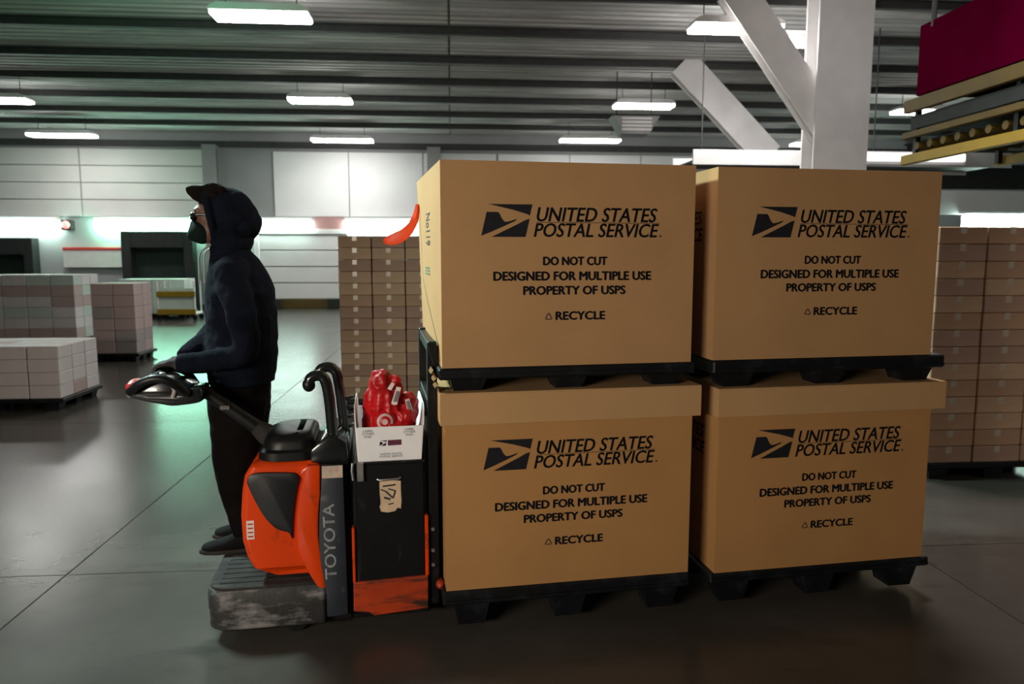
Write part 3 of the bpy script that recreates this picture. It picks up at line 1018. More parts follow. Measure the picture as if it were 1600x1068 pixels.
def resample(pts, n):
    pts = [Vector(p) for p in pts]
    L = [0]
    for a, b in zip(pts, pts[1:]):
        L.append(L[-1] + (b - a).length)
    out = []
    for k in range(n):
        d = L[-1] * k / (n - 1)
        i = max(j for j in range(len(L)) if L[j] <= d + 1e-9)
        i = min(i, len(pts) - 2)
        f = (d - L[i]) / max(1e-9, L[i + 1] - L[i])
        out.append(pts[i].lerp(pts[i + 1], f))
    return out


def spline(pts, n):
    """Catmull-Rom through the points"""
    P = [Vector(p) for p in pts]
    P = [P[0] * 2 - P[1]] + P + [P[-1] * 2 - P[-2]]
    out = []
    for i in range(1, len(P) - 2):
        for k in range(n):
            u = k / n
            a, b, c, d = P[i - 1], P[i], P[i + 1], P[i + 2]
            out.append(0.5 * ((2 * b) + (c - a) * u + (2 * a - 5 * b + 4 * c - d) * u * u + (3 * b - a - 3 * c + d) * u ** 3))
    out.append(P[-2])
    return out


# bumper skirt and platform
bp = MB()
R = []
for z, ins in ((0.055, 0.02), (0.07, 0.004), (0.16, 0.0), (0.235, 0.0), (0.255, 0.012)):
    R.append(rrect(-1.098 + ins, -0.55, 0.10 + ins, 0.92 - ins, z, 0.10, 0.02))
bp.loft(R)
part('bumper', bp, M_scuff, TR, 40, label='scuffed grey steel bumper')
pm = MB()
R = [rrect(-1.085 + i_, -0.55, 0.112 + i_, 0.905 - i_, z, 0.095, 0.02) for z, i_ in ((0.255, 0), (0.268, 0), (0.272, 0.006))]
pm.loft(R)
part('platform_mat', pm, M_rubber, TR, 40, label='dark ribbed rubber platform mat')
rib = MB()
for k in range(13):
    t_ = 0.16 + k * 0.055
    rib.box(-1.04, -0.57, t_, t_ + 0.022, 0.271, 0.276, 0.002)
part('tread', rib, M_rubber, TR, kind='stuff')

# drive cover
dc = MB()
prof = [(0.295, -0.80), (0.315, -0.855), (0.345, -0.882), (0.40, -0.908), (0.475, -0.925), (0.60, -0.928), (0.72, -0.918), (0.79, -0.905), (0.83, -0.88), (0.848, -0.845)]
dc.loft([rrect(sl, -0.572, 0.135 + (0.02 if z > 0.84 else 0) + (0.03 if z < 0.32 else 0), 0.60 - (0.02 if z > 0.84 else 0), z, 0.035, 0.015) for z, sl in prof])
part('drive_cover', dc, M_orange, TR, 40, label='glossy orange drive cover')
# raised rib that flares down to the right of the inset
fr = MB()
outl = spline([(-0.655, 0, 0.800), (-0.640, 0, 0.770), (-0.655, 0, 0.700), (-0.672, 0, 0.60), (-0.675, 0, 0.50), (-0.668, 0, 0.42), (-0.640, 0, 0.345), (-0.605, 0, 0.275), (-0.575, 0, 0.228)], 4)
poly = [(p.x, p.z) for p in outl] + [(-0.552, 0.225), (-0.555, 0.30), (-0.568, 0.38), (-0.578, 0.50), (-0.574, 0.60), (-0.563, 0.70), (-0.56, 0.835), (-0.62, 0.835)]
fr.prism(poly, 'y', 0.105, 0.16, 0.008)
part('cover_rib', fr, M_orange, TR, 40)
ins = MB()
ip = spline([(-0.892, 0, 0.765), (-0.880, 0, 0.795), (-0.845, 0, 0.808), (-0.76, 0, 0.806), (-0.675, 0, 0.800)], 3) + \
    spline([(-0.652, 0, 0.775), (-0.668, 0, 0.72), (-0.685, 0, 0.62), (-0.692, 0, 0.55), (-0.697, 0, 0.478)], 3) + \
    spline([(-0.712, 0, 0.515), (-0.765, 0, 0.535), (-0.815, 0, 0.590), (-0.860, 0, 0.680), (-0.892, 0, 0.765)], 3)[:-1]
ins.prism([(p.x, p.z) for p in ip], 'y', 0.119, 0.15, 0.008)
part('cover_inset', ins, M_inset, TR, 40, label='charcoal plastic inset')
part('sticker', MB().box(-0.902, -0.868, 0.1335, 0.1355, 0.490, 0.580, 0.0005), M_label, TR, label='small white sticker')
tk = MB()
for k in range(4):
    tk.box(-0.897, -0.873, 0.1328, 0.1337, 0.500 + k * 0.02, 0.507 + k * 0.02)
part('sticker_print', tk, M_btnred, TR)

# top cap and console
cp = MB()
cp.loft([rrect(-0.845 + i_, -0.585 - i_ * 0.3, 0.15 + i_, 0.59 - i_, z, 0.10, 0.06, 10) for z, i_ in ((0.846, 0.004), (0.852, -0.006), (0.888, -0.004), (0.895, 0.006), (0.900, 0.014), (0.93, 0.018), (0.952, 0.030), (0.966, 0.055), (0.973, 0.10))])
part('top_cap', cp, M_black, TR, 50, label='black top cap')
cs = MB()
cs.prism([(-0.605, 0.835), (-0.605, 0.895), (-0.575, 0.925), (-0.525, 0.965), (-0.475, 0.955), (-0.438, 0.93), (-0.430, 0.835)], 'y', 0.14, 0.56, 0.012)
part('console', cs, M_gloss, TR, 40, label='black console at the foot of the grab bars')

# grab bars
g1 = spline([(-0.606, 0.20, 1.205), (-0.596, 0.20, 1.232), (-0.563, 0.20, 1.243), (-0.535, 0.20, 1.225), (-0.519, 0.20, 1.160), (-0.510, 0.20, 1.06), (-0.502, 0.20, 0.90)], 5)
g2 = spline([(-0.578, 0.40, 1.222), (-0.560, 0.40, 1.247), (-0.525, 0.40, 1.252), (-0.492, 0.40, 1.225), (-0.476, 0.40, 1.140), (-0.466, 0.40, 1.03), (-0.456, 0.40, 0.90)], 5)
for g in (g1, g2):
    part('grab_bar', MB().tube(g, 0.026, 14), M_gloss, TR, 60)
part('grab_bar_end', MB().ell((-0.607, 0.20, 1.200), (0.030, 0.028, 0.034)), M_black, TR, 60)
# coiled cables behind the bars
for k in range(4):
    cb = spline([(-0.47, 0.42, 0.93 + 0.05 * k), (-0.43, 0.40, 0.95 + 0.048 * k), (-0.412, 0.46, 0.94 + 0.05 * k), (-0.418, 0.54, 0.93 + 0.045 * k)], 5)
    part('cable', MB().tube(cb, 0.008, 8), M_black, TR, 60)

# slate strip with the maker's lettering
stp = MB()
stp.prism([(-0.552, 0.835), (-0.456, 0.83), (-0.450, 0.10), (-0.548, 0.095), (-0.548, 0.20), (-0.556, 0.26), (-0.570, 0.36), (-0.575, 0.48), (-0.570, 0.60), (-0.560, 0.70)], 'y', 0.098, 0.135, 0.005)
part('side_strip', stp, M_strip, TR, 30, label='slate blue side strip')
part('lettering', text_mb('TOYOTA', 0.285, 0.650, 0.496, 0.548, lambda u, v, d: Vector((-0.006 - v + 0.004 - (u - 0.285) * 0.012, 0.0975 - d, u)), 0.016), M_white_letter, TR, label='worn white lettering reading upwards')
part('tape_label', MB().box(-0.552, -0.458, 0.0955, 0.0985, 0.775, 0.833), M_tape, TR, label='soiled tape with red smears')

# chassis behind the strip and the battery
part('chassis', MB().box(-0.555, -0.432, 0.15, 0.86, 0.05, 0.834, 0.006), M_black, TR)
part('chassis_base', MB().box(-0.56, -0.06, 0.16, 0.84, 0.05, 0.15, 0.006), M_black, TR)
# battery box
bt = MB()
bt.box(-0.408, -0.078, 0.118, 0.84, 0.152, 0.828, 0.008)
BT = part('battery_box', bt, M_batt, TR, label='black steel battery box')
part('battery_lid', MB().box(-0.412, -0.074, 0.112, 0.846, 0.822, 0.834, 0.004), M_batt, BT)
sl = MB()
sl.box(-0.300, -0.192, 0.1145, 0.1195, 0.752, 0.782, 0.002)
part('hand_slot', sl, M_black, BT)
part('slot_lip', MB().tube([(-0.300, 0.113, 0.752), (-0.290, 0.108, 0.748), (-0.20, 0.108, 0.750), (-0.190, 0.113, 0.756)], 0.006, 8), M_steel, BT, 60, label='worn bright lip of the hand slot')
nt_ = [(-0.290, 0.735), (-0.283, 0.741), (-0.270, 0.738), (-0.24, 0.743), (-0.190, 0.737), (-0.193, 0.69), (-0.188, 0.64), (-0.192, 0.600), (-0.205, 0.607), (-0.22, 0.590), (-0.255, 0.585), (-0.285, 0.592), (-0.292, 0.615), (-0.284, 0.640), (-0.290, 0.68)]
part('paper_note', flat_polys([nt_], front(0.1172)), M_paper, BT, label='torn beige paper note')
sc = []
for (a, b, c, d, h) in ((-0.275, 0.715, -0.215, 0.720, 0.004), (-0.262, 0.690, -0.228, 0.655, 0.004), (-0.228, 0.655, -0.216, 0.690, 0.004), (-0.27, 0.660, -0.24, 0.650, 0.005), (-0.25, 0.625, -0.225, 0.630, 0.003), (-0.285, 0.70, -0.262, 0.690, 0.003), (-0.216, 0.690, -0.25, 0.702, 0.003)):
    d_ = Vector((c - a, d - b)).normalized()
    n_ = Vector((-d_.y, d_.x)) * h
    sc.append([(a + n_.x, b + n_.y), (c + n_.x, d + n_.y), (c - n_.x, d - n_.y), (a - n_.x, b - n_.y)])
part('scribble', flat_polys(sc, front(0.1162)), M_marker, BT, label='brown-black handwriting scrawl')
part('clip', MB().box(-0.392, -0.362, 0.098, 0.117, 0.748, 0.838, 0.003), M_steel, BT, label='bright metal clip')
part('clip', MB().tube([(-0.413, 0.112, 0.835), (-0.416, 0.108, 0.80), (-0.411, 0.108, 0.755)], 0.007, 8), M_steel, BT, 60, label='bright metal hook')

# orange battery cradle
part('base_panel', MB().prism([(-0.422, 0.252), (-0.066, 0.262), (-0.068, 0.095), (-0.33, 0.078), (-0.352, 0.098), (-0.424, 0.108)], 'y', 0.106, 0.16, 0.004), M_orange_worn, TR, label='scuffed orange base panel')
part('cradle_post', MB().box(-0.424, -0.410, 0.108, 0.15, 0.25, 0.52, 0.003), M_orange, TR, label='thin orange edge')
part('cradle_post', MB().box(-0.079, -0.062, 0.108, 0.15, 0.26, 0.56, 0.003), M_orange, TR, label='thin orange edge')
# load backrest
for t0, t1 in ((0.13, 0.19), (0.81, 0.87)):
    lbk = MB()
    lbk.box(-0.056, -0.010, t0, t1, 0.10, 1.40, 0.006)
    part('backrest_post', lbk, M_black, TR)
part('backrest_plate', MB().box(-0.050, -0.020, 0.19, 0.81, 0.10, 0.90, 0.004), M_black, TR)
for z in (1.05, 1.34):
    part('backrest_bar', MB().box(-0.052, -0.016, 0.19, 0.81, z, z + 0.05, 0.004), M_black, TR)
part('backrest_tip', MB().prism([(-0.056, 1.38), (-0.010, 1.38), (-0.006, 1.30), (0.0, 1.26), (-0.010, 1.22)], 'y', 0.125, 0.195, 0.004), M_black, TR)
for z in (0.485, 0.378, 0.305):
    part('bolt', MB().tube([(-0.040, 0.131, z), (-0.040, 0.122, z)], 0.009, 10), M_steel, TR, 40)
part('roller_knob', MB().ell((-0.008, 0.10, 0.215), (0.022, 0.03, 0.022)).tube([(-0.008, 0.12, 0.215), (-0.008, 0.16, 0.215)], 0.012, 8), M_orange_worn, TR, 50, label='small orange knob')

# forks and wheels
for t0, t1 in ((0.24, 0.40), (0.62, 0.78)):
    fk = MB()
    fk.box(-0.06, 2.35, t0, t1, 0.088, 0.149, 0.006)
    fk.prism([(2.34, 0.149), (2.52, 0.128), (2.52, 0.104), (2.34, 0.088)], 'y', t0 + 0.01, t1 - 0.01, 0.004)
    part('fork', fk, M_black, TR)
    for s_ in (1.98, 2.16):
        part('load_wheel', MB().tube([(s_, t0 + 0.03, 0.052), (s_, t1 - 0.03, 0.052)], 0.052, 18), M_blackplastic, TR, 50)
for t_ in (0.20, 0.80):
    part('caster_wheel', MB().tube([(-0.70, t_ - 0.025, 0.055), (-0.70, t_ + 0.025, 0.055)], 0.055, 20), M_blackplastic, TR, 50)
    part('caster_fork', MB().box(-0.73, -0.67, t_ - 0.045, t_ - 0.032, 0.05, 0.13, 0.004).box(-0.73, -0.67, t_ + 0.032, t_ + 0.045, 0.05, 0.13, 0.004), M_scuff, TR)
part('drive_wheel', MB().tube([(-0.86, 0.46, 0.11), (-0.86, 0.56, 0.11)], 0.11, 28), M_blackplastic, TR, 50)

# tiller arm and steering head
tl = MB()
a0, a1 = Vector((-0.80, 0.36, 0.91)), Vector((-1.115, 0.36, 1.165))
dd = (a1 - a0).normalized()
tl.tube([a0, a0.lerp(a1, 0.15), a0.lerp(a1, 0.5), a1], [(0.032, 0.040), (0.030, 0.036), (0.028, 0.030), (0.028, 0.030)], 14)
TL = part('tiller_arm', tl, M_black, TR, 50, label='black tiller arm')
part('tiller_boot', MB().tube([a0 + dd * -0.03, a0 + dd * 0.05, a0 + dd * 0.10], [0.055, 0.050, 0.036], 14), M_rubber, TL, 50)
part('tiller_badge', MB().box(-1.035, -0.990, 0.328, 0.334, 1.068, 1.088, 0.002), mat('dull_grey_badge', (0.09, 0.085, 0.085), 0.5, var=0.2, scale=40), TL, label='small dull grey badge')
hd = MB()
# lower dish of the steering head
pl_ = [(-1.100, 1.120), (-1.155, 1.110), (-1.235, 1.104), (-1.330, 1.125), (-1.420, 1.150), (-1.432, 1.165), (-1.420, 1.180), (-1.33, 1.165), (-1.24, 1.160), (-1.17, 1.185), (-1.100, 1.190)]
hd.prism(pl_, 'y', 0.27, 0.45, 0.014)
HD = part('steering_head', hd, M_gloss, TR, 40, label='black steering head')
loop = spline([(-1.160, 0.255, 1.165), (-1.215, 0.215, 1.225), (-1.275, 0.205, 1.248), (-1.345, 0.215, 1.228), (-1.410, 0.250, 1.180)], 6)
part('handle_loop', MB().tube(loop, [(0.017, 0.020)] * len(loop), 12), M_black, HD, 60)
loop2 = [Vector((p.x, 0.72 - p.y, p.z)) for p in loop]
part('handle_loop', MB().tube(loop2, [(0.017, 0.020)] * len(loop2), 12), M_black, HD, 60)
part('grip_bar', MB().tube([(-1.305, 0.20, 1.243), (-1.305, 0.52, 1.243)], 0.019, 14), M_rubber, HD, 60)
part('head_pod', MB().prism([(-1.150, 1.150), (-1.145, 1.185), (-1.20, 1.218), (-1.28, 1.232), (-1.35, 1.222), (-1.395, 1.190), (-1.405, 1.160)], 'y', 0.262, 0.458, 0.012), M_gloss, HD, 40)
part('belly_button', MB().ell((-1.408, 0.35, 1.200), (0.034, 0.075, 0.028)).ell((-1.398, 0.262, 1.203), (0.028, 0.026, 0.024)), M_btnred, HD, 60, label='red emergency reverse button')
part('trim_plate', MB().prism([(-1.385, 1.215), (-1.31, 1.246), (-1.24, 1.238), (-1.225, 1.222), (-1.30, 1.222), (-1.37, 1.198)], 'y', 0.255, 0.44, 0.006), M_grey, HD, 40, label='pale grey trim')
part('trim_plate', MB().tube(spline([(-1.235, 0.262, 1.215), (-1.215, 0.258, 1.185), (-1.225, 0.262, 1.150)], 4), 0.010, 8), M_grey, HD, 50, label='pale grey trim')
part('horn_button', MB().ell((-1.285, 0.33, 1.250), (0.02, 0.02, 0.010)), M_steel, HD, 60)
part('head_tip', MB().ell((-1.415, 0.30, 1.160), (0.020, 0.03, 0.012)), M_steel, HD, 60, label='bright worn tip')

# ---------------------------------------------------------------- white tub with the red bag
t = thing('mail_tub', 'white plastic mail tub standing on the battery box', 'tub', 'load', (-0.24, 0.4, 0.835))
Z0, ZF, ZT = 0.836, 1.000, 1.088


def tub_wall(poly, axis, d0, d1):
    return MB().prism(poly, axis, d0, d1, 0.001)


part('front_panel', MB().prism([(-0.386, Z0), (-0.090, Z0), (-0.079, ZF), (-0.392, ZF)], 'y', 0.128, 0.134), M_tub, t)
part('back_panel', MB().prism([(-0.386, Z0), (-0.090, Z0), (-0.079, ZF), (-0.392, ZF)], 'y', 0.655, 0.661), M_tub, t)
side = [(0.134, Z0), (0.134, ZF), (0.142, 1.035), (0.165, 1.065), (0.20, 1.082), (0.25, ZT), (0.55, ZT), (0.60, 1.08), (0.635, 1.055), (0.655, ZF), (0.655, Z0)]
for sg in (-1, 1):
    mb = MB().prism(side, 'x', -0.0025, 0.0025)
    for v in mb.bm.verts:
        f = (v.co.z - Z0) / (ZT - Z0)
        v.co.x += (-0.386 - 0.014 * f) if sg < 0 else (-0.090 + 0.018 * f)
    part('side_panel', mb, M_tub, t)
part('tub_floor', MB().box(-0.386, -0.090, 0.130, 0.658, Z0 - 0.001, Z0 + 0.005), M_tub, t)
pf = front(0.1278)
part('lettering', text_mb('LABEL\nOTHER\nEND', -0.366, -0.310, 0.950, 0.988, pf, 0.01), M_greytext, t)
part('lettering', text_mb('LABEL\nOTHER\nEND', -0.172, -0.116, 0.953, 0.990, pf, 0.01), M_greytext, t)
part('lettering', text_mb('UNITED STATES\nPOSTAL SERVICE', -0.286, -0.180, 0.852, 0.873, pf, 0.01), M_greytext, t)
part('emblem', flat_polys(emblem_polys(-0.287, -0.252, 0.909, 0.935, 0), pf), M_ink, t)
part('emblem_bar', flat_polys([[(-0.247, 0.909), (-0.183, 0.910), (-0.183, 0.936), (-0.247, 0.935)]], pf), M_maroon, t, label='dark maroon bar')

t = thing('red_bag', 'crumpled red bag with a white bullseye mark stuffed in the white tub', 'bag', 'load', (-0.235, 0.35, 0.845))
bg = MB()
bg.loft([[(c + a * cos(2 * pi * k / 24), tc + b * sin(2 * pi * k / 24), z) for k in range(24)] for z, c, a, tc, b in
         ((0.850, -0.238, 0.10, 0.33, 0.15), (0.93, -0.238, 0.128, 0.33, 0.175), (1.00, -0.238, 0.130, 0.33, 0.175), (1.05, -0.246, 0.118, 0.31, 0.14), (1.10, -0.262, 0.092, 0.28, 0.11), (1.16, -0.272, 0.072, 0.26, 0.085), (1.215, -0.272, 0.058, 0.25, 0.07), (1.245, -0.270, 0.040, 0.25, 0.05), (1.258, -0.268, 0.018, 0.25, 0.02))])
bg.ell((-0.205, 0.23, 1.205), (0.028, 0.030, 0.026))
bg.ell((-0.215, 0.24, 1.150), (0.045, 0.045, 0.060))
bg.ell((-0.140, 0.27, 1.070), (0.046, 0.065, 0.062))
bg.ell((-0.160, 0.28, 1.03), (0.072, 0.11, 0.07))
bgm = remesh(bg, 0.006, 3, 0.016, 17.0, (1, 1, 0.8), True)
part('bag_cloth', bgm, M_red, t, 60)


def disc_polys(cu, cv, r0, r1, n=24):
    if r0 == 0:
        return [[(cu + r1 * cos(2 * pi * k / n), cv + r1 * sin(2 * pi * k / n)) for k in range(n)]]
    return [[(cu + r * cos(2 * pi * a / n), cv + r * sin(2 * pi * a / n)) for r, a in ((r0, k), (r1, k), (r1, k + 1), (r0, k + 1))] for k in range(n)]


# the bullseye is printed on a flat patch of the bag just behind the rim
bp_ = MB()
bp_.ell((-0.258, 0.20, 1.012), (0.062, 0.050, 0.060))
part('bag_pocket', bp_, M_red, t, 60)
part('bullseye', flat_polys(disc_polys(-0.258, 1.018, 0.027, 0.038) + disc_polys(-0.258, 1.018, 0, 0.014), lambda u, v, d: Vector((u, 0.20 - 0.0505 * math.sqrt(max(0.02, 1 - ((u + 0.258) / 0.0625) ** 2 - ((v - 1.012) / 0.0605) ** 2)) - d, v))), M_redpale, t, label='pale ring and dot')


def tag_mb(cs_, cz, t_, ang, wd, ht):
    mb = MB()
    mb.prism([(-wd, -ht), (-wd * 0.4, -ht * 1.1), (wd, -ht), (wd, ht), (-wd * 0.6, ht)], 'y', -0.002, 0.002)
    mb.bm.transform(Matrix.Translation((cs_, t_, cz)) @ Matrix.Rotation(ang, 4, 'Y'))
    return mb


TG = part('bag_tag', tag_mb(-0.203, 1.140, 0.168, 0.25, 0.014, 0.042), M_label, t, label='white tag hanging from the bag')
part('tag_window', tag_mb(-0.203, 1.138, 0.163, 0.25, 0.008, 0.026), M_greytext, TG)
part('bag_tag', tag_mb(-0.226, 1.185, 0.178, 0.5, 0.010, 0.018), M_label, t, label='white toggle at the bag mouth')
TG = part('bag_tag', tag_mb(-0.143, 1.075, 0.196, -0.25, 0.014, 0.042), M_redpale, t, label='pale tag on the right of the bag')
part('tag_window', tag_mb(-0.143, 1.075, 0.192, -0.25, 0.008, 0.032), M_greytext, TG)

# ================================================================ THE DRIVER
PT = 0.66
PER = thing('person', 'hooded worker in navy jacket, black trousers and dark mask driving the pallet truck', 'person', 'load', (-1.0, PT, 0.275))


def srings(rows, n=24, tc=PT):
    """horizontal elliptical rings: (z, s centre, s half, t half, t centre offset)"""
    return [[(c + a * cos(2 * pi * k / n), tc + (r[4] if len(r) > 4 else 0) + b * sin(2 * pi * k / n), z) for k in range(n)]
            for r in rows for z, c, a, b in [r[:4]]]


# continuous body
bd = MB()
bd.loft(srings([(1.02, -0.99, 0.10, 0.15), (1.15, -0.985, 0.12, 0.165), (1.30, -0.975, 0.115, 0.15), (1.48, -0.97, 0.12, 0.165), (1.62, -0.975, 0.115, 0.18), (1.72, -0.985, 0.09, 0.16), (1.78, -1.0, 0.065, 0.09)]))
bd.tube([(-1.0, PT, 1.74), (-1.05, PT, 1.90)], 0.062, 16)
bd.ell((-1.080, PT, 2.005), (0.098, 0.076, 0.112))
bd.ell((-1.115, PT, 1.925), (0.065, 0.058, 0.062))
bd.ell((-1.178, PT, 1.985), (0.018, 0.015, 0.028))
bd.ell((-1.165, PT, 2.030), (0.018, 0.055, 0.016))
bd.ell((-1.172, PT, 1.925), (0.012, 0.028, 0.010))
for sg in (-1, 1):
    bd.ell((-1.06, PT + sg * 0.078, 1.99), (0.024, 0.012, 0.034))
    bd.tube([(-0.99, PT + sg * 0.09, 1.06), (-1.01, PT + sg * 0.095, 0.70), (-0.975, PT + sg * 0.10, 0.36), (-0.975, PT + sg * 0.10, 0.31)], [0.085, 0.058, 0.042, 0.045], 14)
    bd.tube([(-0.96, PT + sg * 0.10, 0.315), (-1.06, PT + sg * 0.105, 0.305), (-1.13, PT + sg * 0.11, 0.300)], [0.030, 0.030, 0.022], 10)
bd.tube([(-0.985, PT - 0.17, 1.69), (-0.945, PT - 0.235, 1.52), (-0.925, PT - 0.243, 1.365), (-1.03, PT - 0.24, 1.300), (-1.15, PT - 0.235, 1.285), (-1.255, PT - 0.235, 1.284)], [0.050, 0.040, 0.033, 0.032, 0.030, 0.028], 14)
bd.tube([(-0.985, PT + 0.17, 1.68), (-1.05, PT + 0.232, 1.55), (-1.10, PT + 0.215, 1.44), (-1.15, PT + 0.10, 1.385), (-1.25, PT - 0.09, 1.292)], [0.050, 0.040, 0.033, 0.032, 0.028], 14)
part('body', remesh(bd, 0.008, 4), M_skin, PER, 80)

# jacket: trunk and both sleeves fused
jk = MB()
jk.loft(srings([(1.175, -0.985, 0.160, 0.205), (1.20, -0.985, 0.168, 0.215), (1.28, -0.978, 0.176, 0.220), (1.40, -0.974, 0.174, 0.218), (1.52, -0.972, 0.172, 0.222), (1.62, -0.974, 0.168, 0.228), (1.70, -0.982, 0.152, 0.212), (1.76, -0.992, 0.128, 0.165), (1.81, -1.005, 0.110, 0.115), (1.85, -1.02, 0.100, 0.100)]))
NA = [(-0.99, PT - 0.10, 1.745), (-0.982, PT - 0.175, 1.695), (-0.945, PT - 0.235, 1.56), (-0.915, PT - 0.245, 1.40), (-0.935, PT - 0.245, 1.325), (-1.03, PT - 0.24, 1.300), (-1.15, PT - 0.235, 1.285), (-1.245, PT - 0.235, 1.284)]
jk.tube(spline(NA, 4), [0.078] * 2 + [0.084 - 0.038 * (i / 26) for i in range(27)], 18)
FA = [(-0.99, PT + 0.10, 1.745), (-0.99, PT + 0.175, 1.685), (-1.05, PT + 0.235, 1.55), (-1.10, PT + 0.22, 1.44), (-1.15, PT + 0.10, 1.385), (-1.205, PT - 0.02, 1.325), (-1.25, PT - 0.09, 1.292)]
jk.tube(spline(FA, 4), [0.078] * 2 + [0.086 - 0.040 * (i / 22) for i in range(23)], 18)
JK = part('jacket', remesh(jk, 0.010, 9, 0.010, 9.0, (1, 1, 1.3)), M_navy, PER, 80, label='navy hooded jacket')
part('hem_band', MB().loft(srings([(1.150, -0.985, 0.150, 0.195), (1.155, -0.985, 0.163, 0.208), (1.190, -0.985, 0.166, 0.212), (1.196, -0.985, 0.160, 0.205)])), M_navy, JK, 60)
# hood
hb = MB()
hb.ell((-1.010, PT, 2.015), (0.122, 0.122, 0.130))
hb.ell((-0.935, PT, 1.968), (0.080, 0.098, 0.078))
hb.ell((-0.965, PT, 2.000), (0.095, 0.110, 0.100))
hb.ell((-1.005, PT, 1.87), (0.105, 0.118, 0.075))
hb.ell((-1.01, PT, 1.90), (0.098, 0.118, 0.10))
rim = [(-1.085 - 0.022 * sin(2 * pi * k / 20), PT + 0.108 * cos(2 * pi * k / 20), 1.985 + 0.135 * sin(2 * pi * k / 20)) for k in range(21)]
hb.tube(rim, 0.021, 10, False)
part('hood', remesh(hb, 0.008, 4, 0.006, 14.0), M_navy, PER, 80, label='raised navy hood')
# cap under the hood with its peak
cpb = MB()
cpb.prism([(-1.208, 2.138), (-1.196, 2.108), (-1.170, 2.078), (-1.120, 2.062), (-1.03, 2.07), (-1.01, 2.135), (-1.05, 2.158), (-1.09, 2.160), (-1.125, 2.146), (-1.165, 2.148)], 'y', PT - 0.078, PT + 0.078, 0.012)
cpb.ell((-1.08, PT, 2.085), (0.078, 0.092, 0.066))
part('cap', remesh(cpb, 0.006, 5, 0.005, 34.0), M_cap, PER, 80, label='dark brown peaked cap under the hood')
# mask
mk = MB()
mk.ell((-1.148, PT, 1.922), (0.066, 0.066, 0.062))
mk.ell((-1.178, PT, 1.950), (0.030, 0.034, 0.038))
mk.ell((-1.170, PT, 1.905), (0.052, 0.050, 0.036))
part('face_mask', remesh(mk, 0.006, 3, 0.003, 20.0), M_mask, PER, 80, label='dark green face mask')
# sunglasses
gl = MB()
for sg in (-1, 1):
    gl.ell((-1.183, PT + sg * 0.036, 1.998), (0.012, 0.032, 0.022), rot=Matrix.Rotation(sg * -0.25, 3, 'Z'))
SG = part('sunglasses', gl, M_lens, PER, 60, label='dark sunglasses')
for sg in (-1, 1):
    part('temple', MB().tube([(-1.176, PT + sg * 0.068, 2.005), (-1.13, PT + sg * 0.082, 2.005), (-1.06, PT + sg * 0.088, 2.0)], 0.006, 8), M_lens, SG, 60)
# drawstrings
for sg in (-1, 1):
    part('drawstring', MB().tube(spline([(-1.105, PT + sg * 0.05, 1.855), (-1.150, PT + sg * 0.055, 1.815), (-1.158, PT + sg * 0.06, 1.74), (-1.160, PT + sg * 0.06, 1.66)], 4), 0.004, 6), M_grey, PER, 60)

# trousers
tb = MB()
tb.loft(srings([(1.215, -0.985, 0.140, 0.185), (1.15, -0.99, 0.150, 0.190), (1.06, -1.0, 0.150, 0.190), (0.98, -1.0, 0.140, 0.180)]))
for sg in (-1, 1):
    c = 0.095 * sg
    tb.loft(srings([(1.08, -1.0, 0.145, 0.092, c), (0.98, -1.003, 0.140, 0.094, c), (0.84, -1.010, 0.122, 0.088, c), (0.70, -1.012, 0.110, 0.082, c), (0.56, -0.995, 0.100, 0.078, c), (0.44, -0.975, 0.088, 0.075, c), (0.365, -0.968, 0.084, 0.074, c)], 20))
part('trousers', remesh(tb, 0.010, 5, 0.009, 8.0, (1.2, 1.2, 1)), M_trouser, PER, 80, label='loose black trousers')

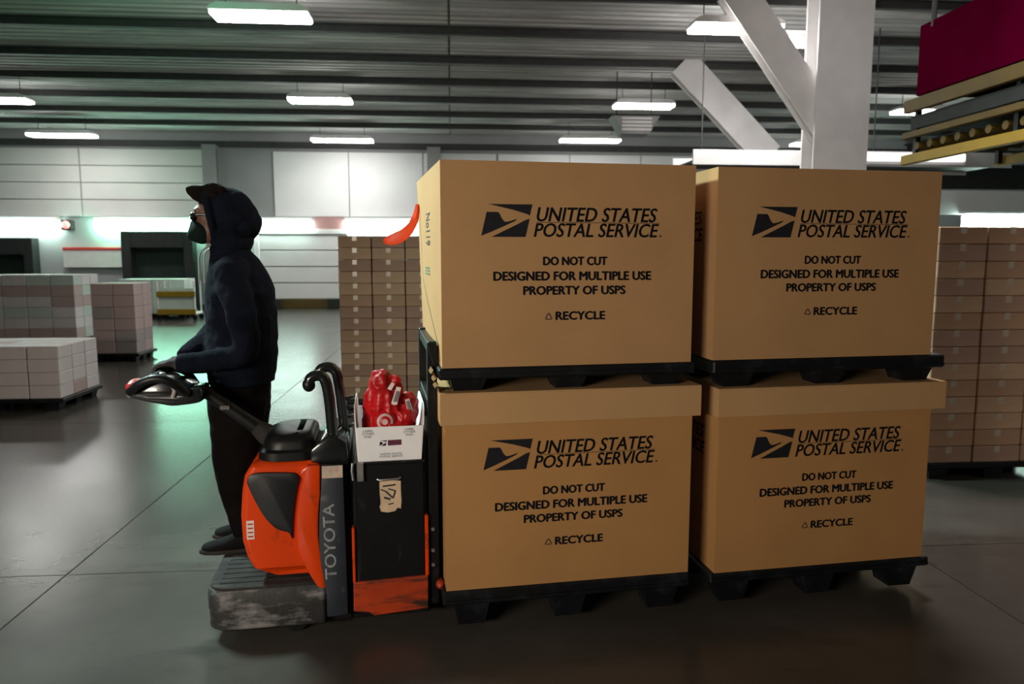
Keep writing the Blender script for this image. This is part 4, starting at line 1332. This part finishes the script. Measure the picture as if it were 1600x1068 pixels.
# shoes
for sg in (-1, 1):
    c = PT + sg * 0.105
    sh = MB()
    ds = -0.02 if sg < 0 else 0.0
    rows = [(-0.885, 0.034, 0.330, 0.05), (-0.91, 0.042, 0.335, 0.06), (-0.96, 0.045, 0.338, 0.062), (-1.01, 0.046, 0.325, 0.052), (-1.07, 0.050, 0.312, 0.038), (-1.13, 0.050, 0.306, 0.030), (-1.165, 0.036, 0.302, 0.024), (-1.18, 0.018, 0.300, 0.016)]
    sh.loft([[(s + ds, c + a * cos(2 * pi * k / 16), max(0.293, zc + b * sin(2 * pi * k / 16))) for k in range(16)] for s, a, zc, b in rows])
    SH = part('shoe', remesh(sh, 0.006, 3), M_shoe, PER, 80)
    so = MB()
    so.prism([(-0.875 + ds, c - 0.03), (-0.90 + ds, c - 0.045), (-1.0 + ds, c - 0.046), (-1.10 + ds, c - 0.054), (-1.16 + ds, c - 0.042), (-1.192 + ds, c - 0.015), (-1.192 + ds, c + 0.015), (-1.16 + ds, c + 0.042), (-1.10 + ds, c + 0.054), (-1.0 + ds, c + 0.046), (-0.90 + ds, c + 0.045), (-0.875 + ds, c + 0.03)], 'z', 0.2765, 0.298, 0.004)
    part('sole', so, M_rubber, SH, 40)


# gloved hands: palm, four fingers closed over the grip bar, thumb under it
def hand(wrist, palm_dir, side, nm):
    """wrist point, hand pointing along -s; side = +1 thumb towards +t, -1 towards -t"""
    hb_ = MB()
    wv = Vector(wrist)
    k = Vector((-1.305, wv.y, 1.283))       # knuckles lie above the grip bar
    hb_.tube([wv + Vector((0.02, 0, 0)), wv + Vector((-0.01, 0, 0.0))], [(0.030, 0.026), (0.032, 0.024)], 12)
    pd = [wv, wv.lerp(k, 0.5) + Vector((0, 0, 0.006)), k]
    hb_.loft([[p + Vector((0, a * cos(2 * pi * q / 14), b * sin(2 * pi * q / 14))) for q in range(14)] for p, a, b in ((pd[0], 0.030, 0.022), (pd[1], 0.041, 0.019), (pd[2] + Vector((0.004, 0, 0)), 0.043, 0.015))])
    lens = [0.046, 0.052, 0.049, 0.038]
    for f in range(4):
        off = (f - 1.5) * 0.0215 * -side
        b0 = k + Vector((0.006, off, 0))
        L = lens[f]
        p1 = b0 + Vector((-L * 0.80, 0, -0.008))
        p2 = p1 + Vector((-L * 0.18, 0, -L * 0.60))
        p3 = p2 + Vector((L * 0.38, 0, -L * 0.30))
        hb_.tube(spline([b0, p1, p2, p3], 4), [0.0105] * 9 + [0.0098, 0.009, 0.0085, 0.0075], 10)
    tb0 = wv.lerp(k, 0.35) + Vector((0, side * 0.034, -0.004))
    hb_.tube(spline([tb0, tb0 + Vector((-0.030, side * 0.020, -0.018)), tb0 + Vector((-0.062, side * 0.012, -0.034))], 4), [0.0125] * 4 + [0.0115, 0.011, 0.0105, 0.010, 0.009], 10)
    g = part('glove', remesh(hb_, 0.0042, 2), M_glove, PER, 80, label='grey and black work glove')
    part('cuff', MB().tube([wv + Vector((0.022, 0, 0)), wv + Vector((-0.006, 0, 0))], [(0.036, 0.034), (0.034, 0.030)], 14), M_glove, g, 60)


hand((-1.245, PT - 0.235, 1.284), None, 1, 'near')
hand((-1.245, PT - 0.155, 1.290), None, -1, 'far')
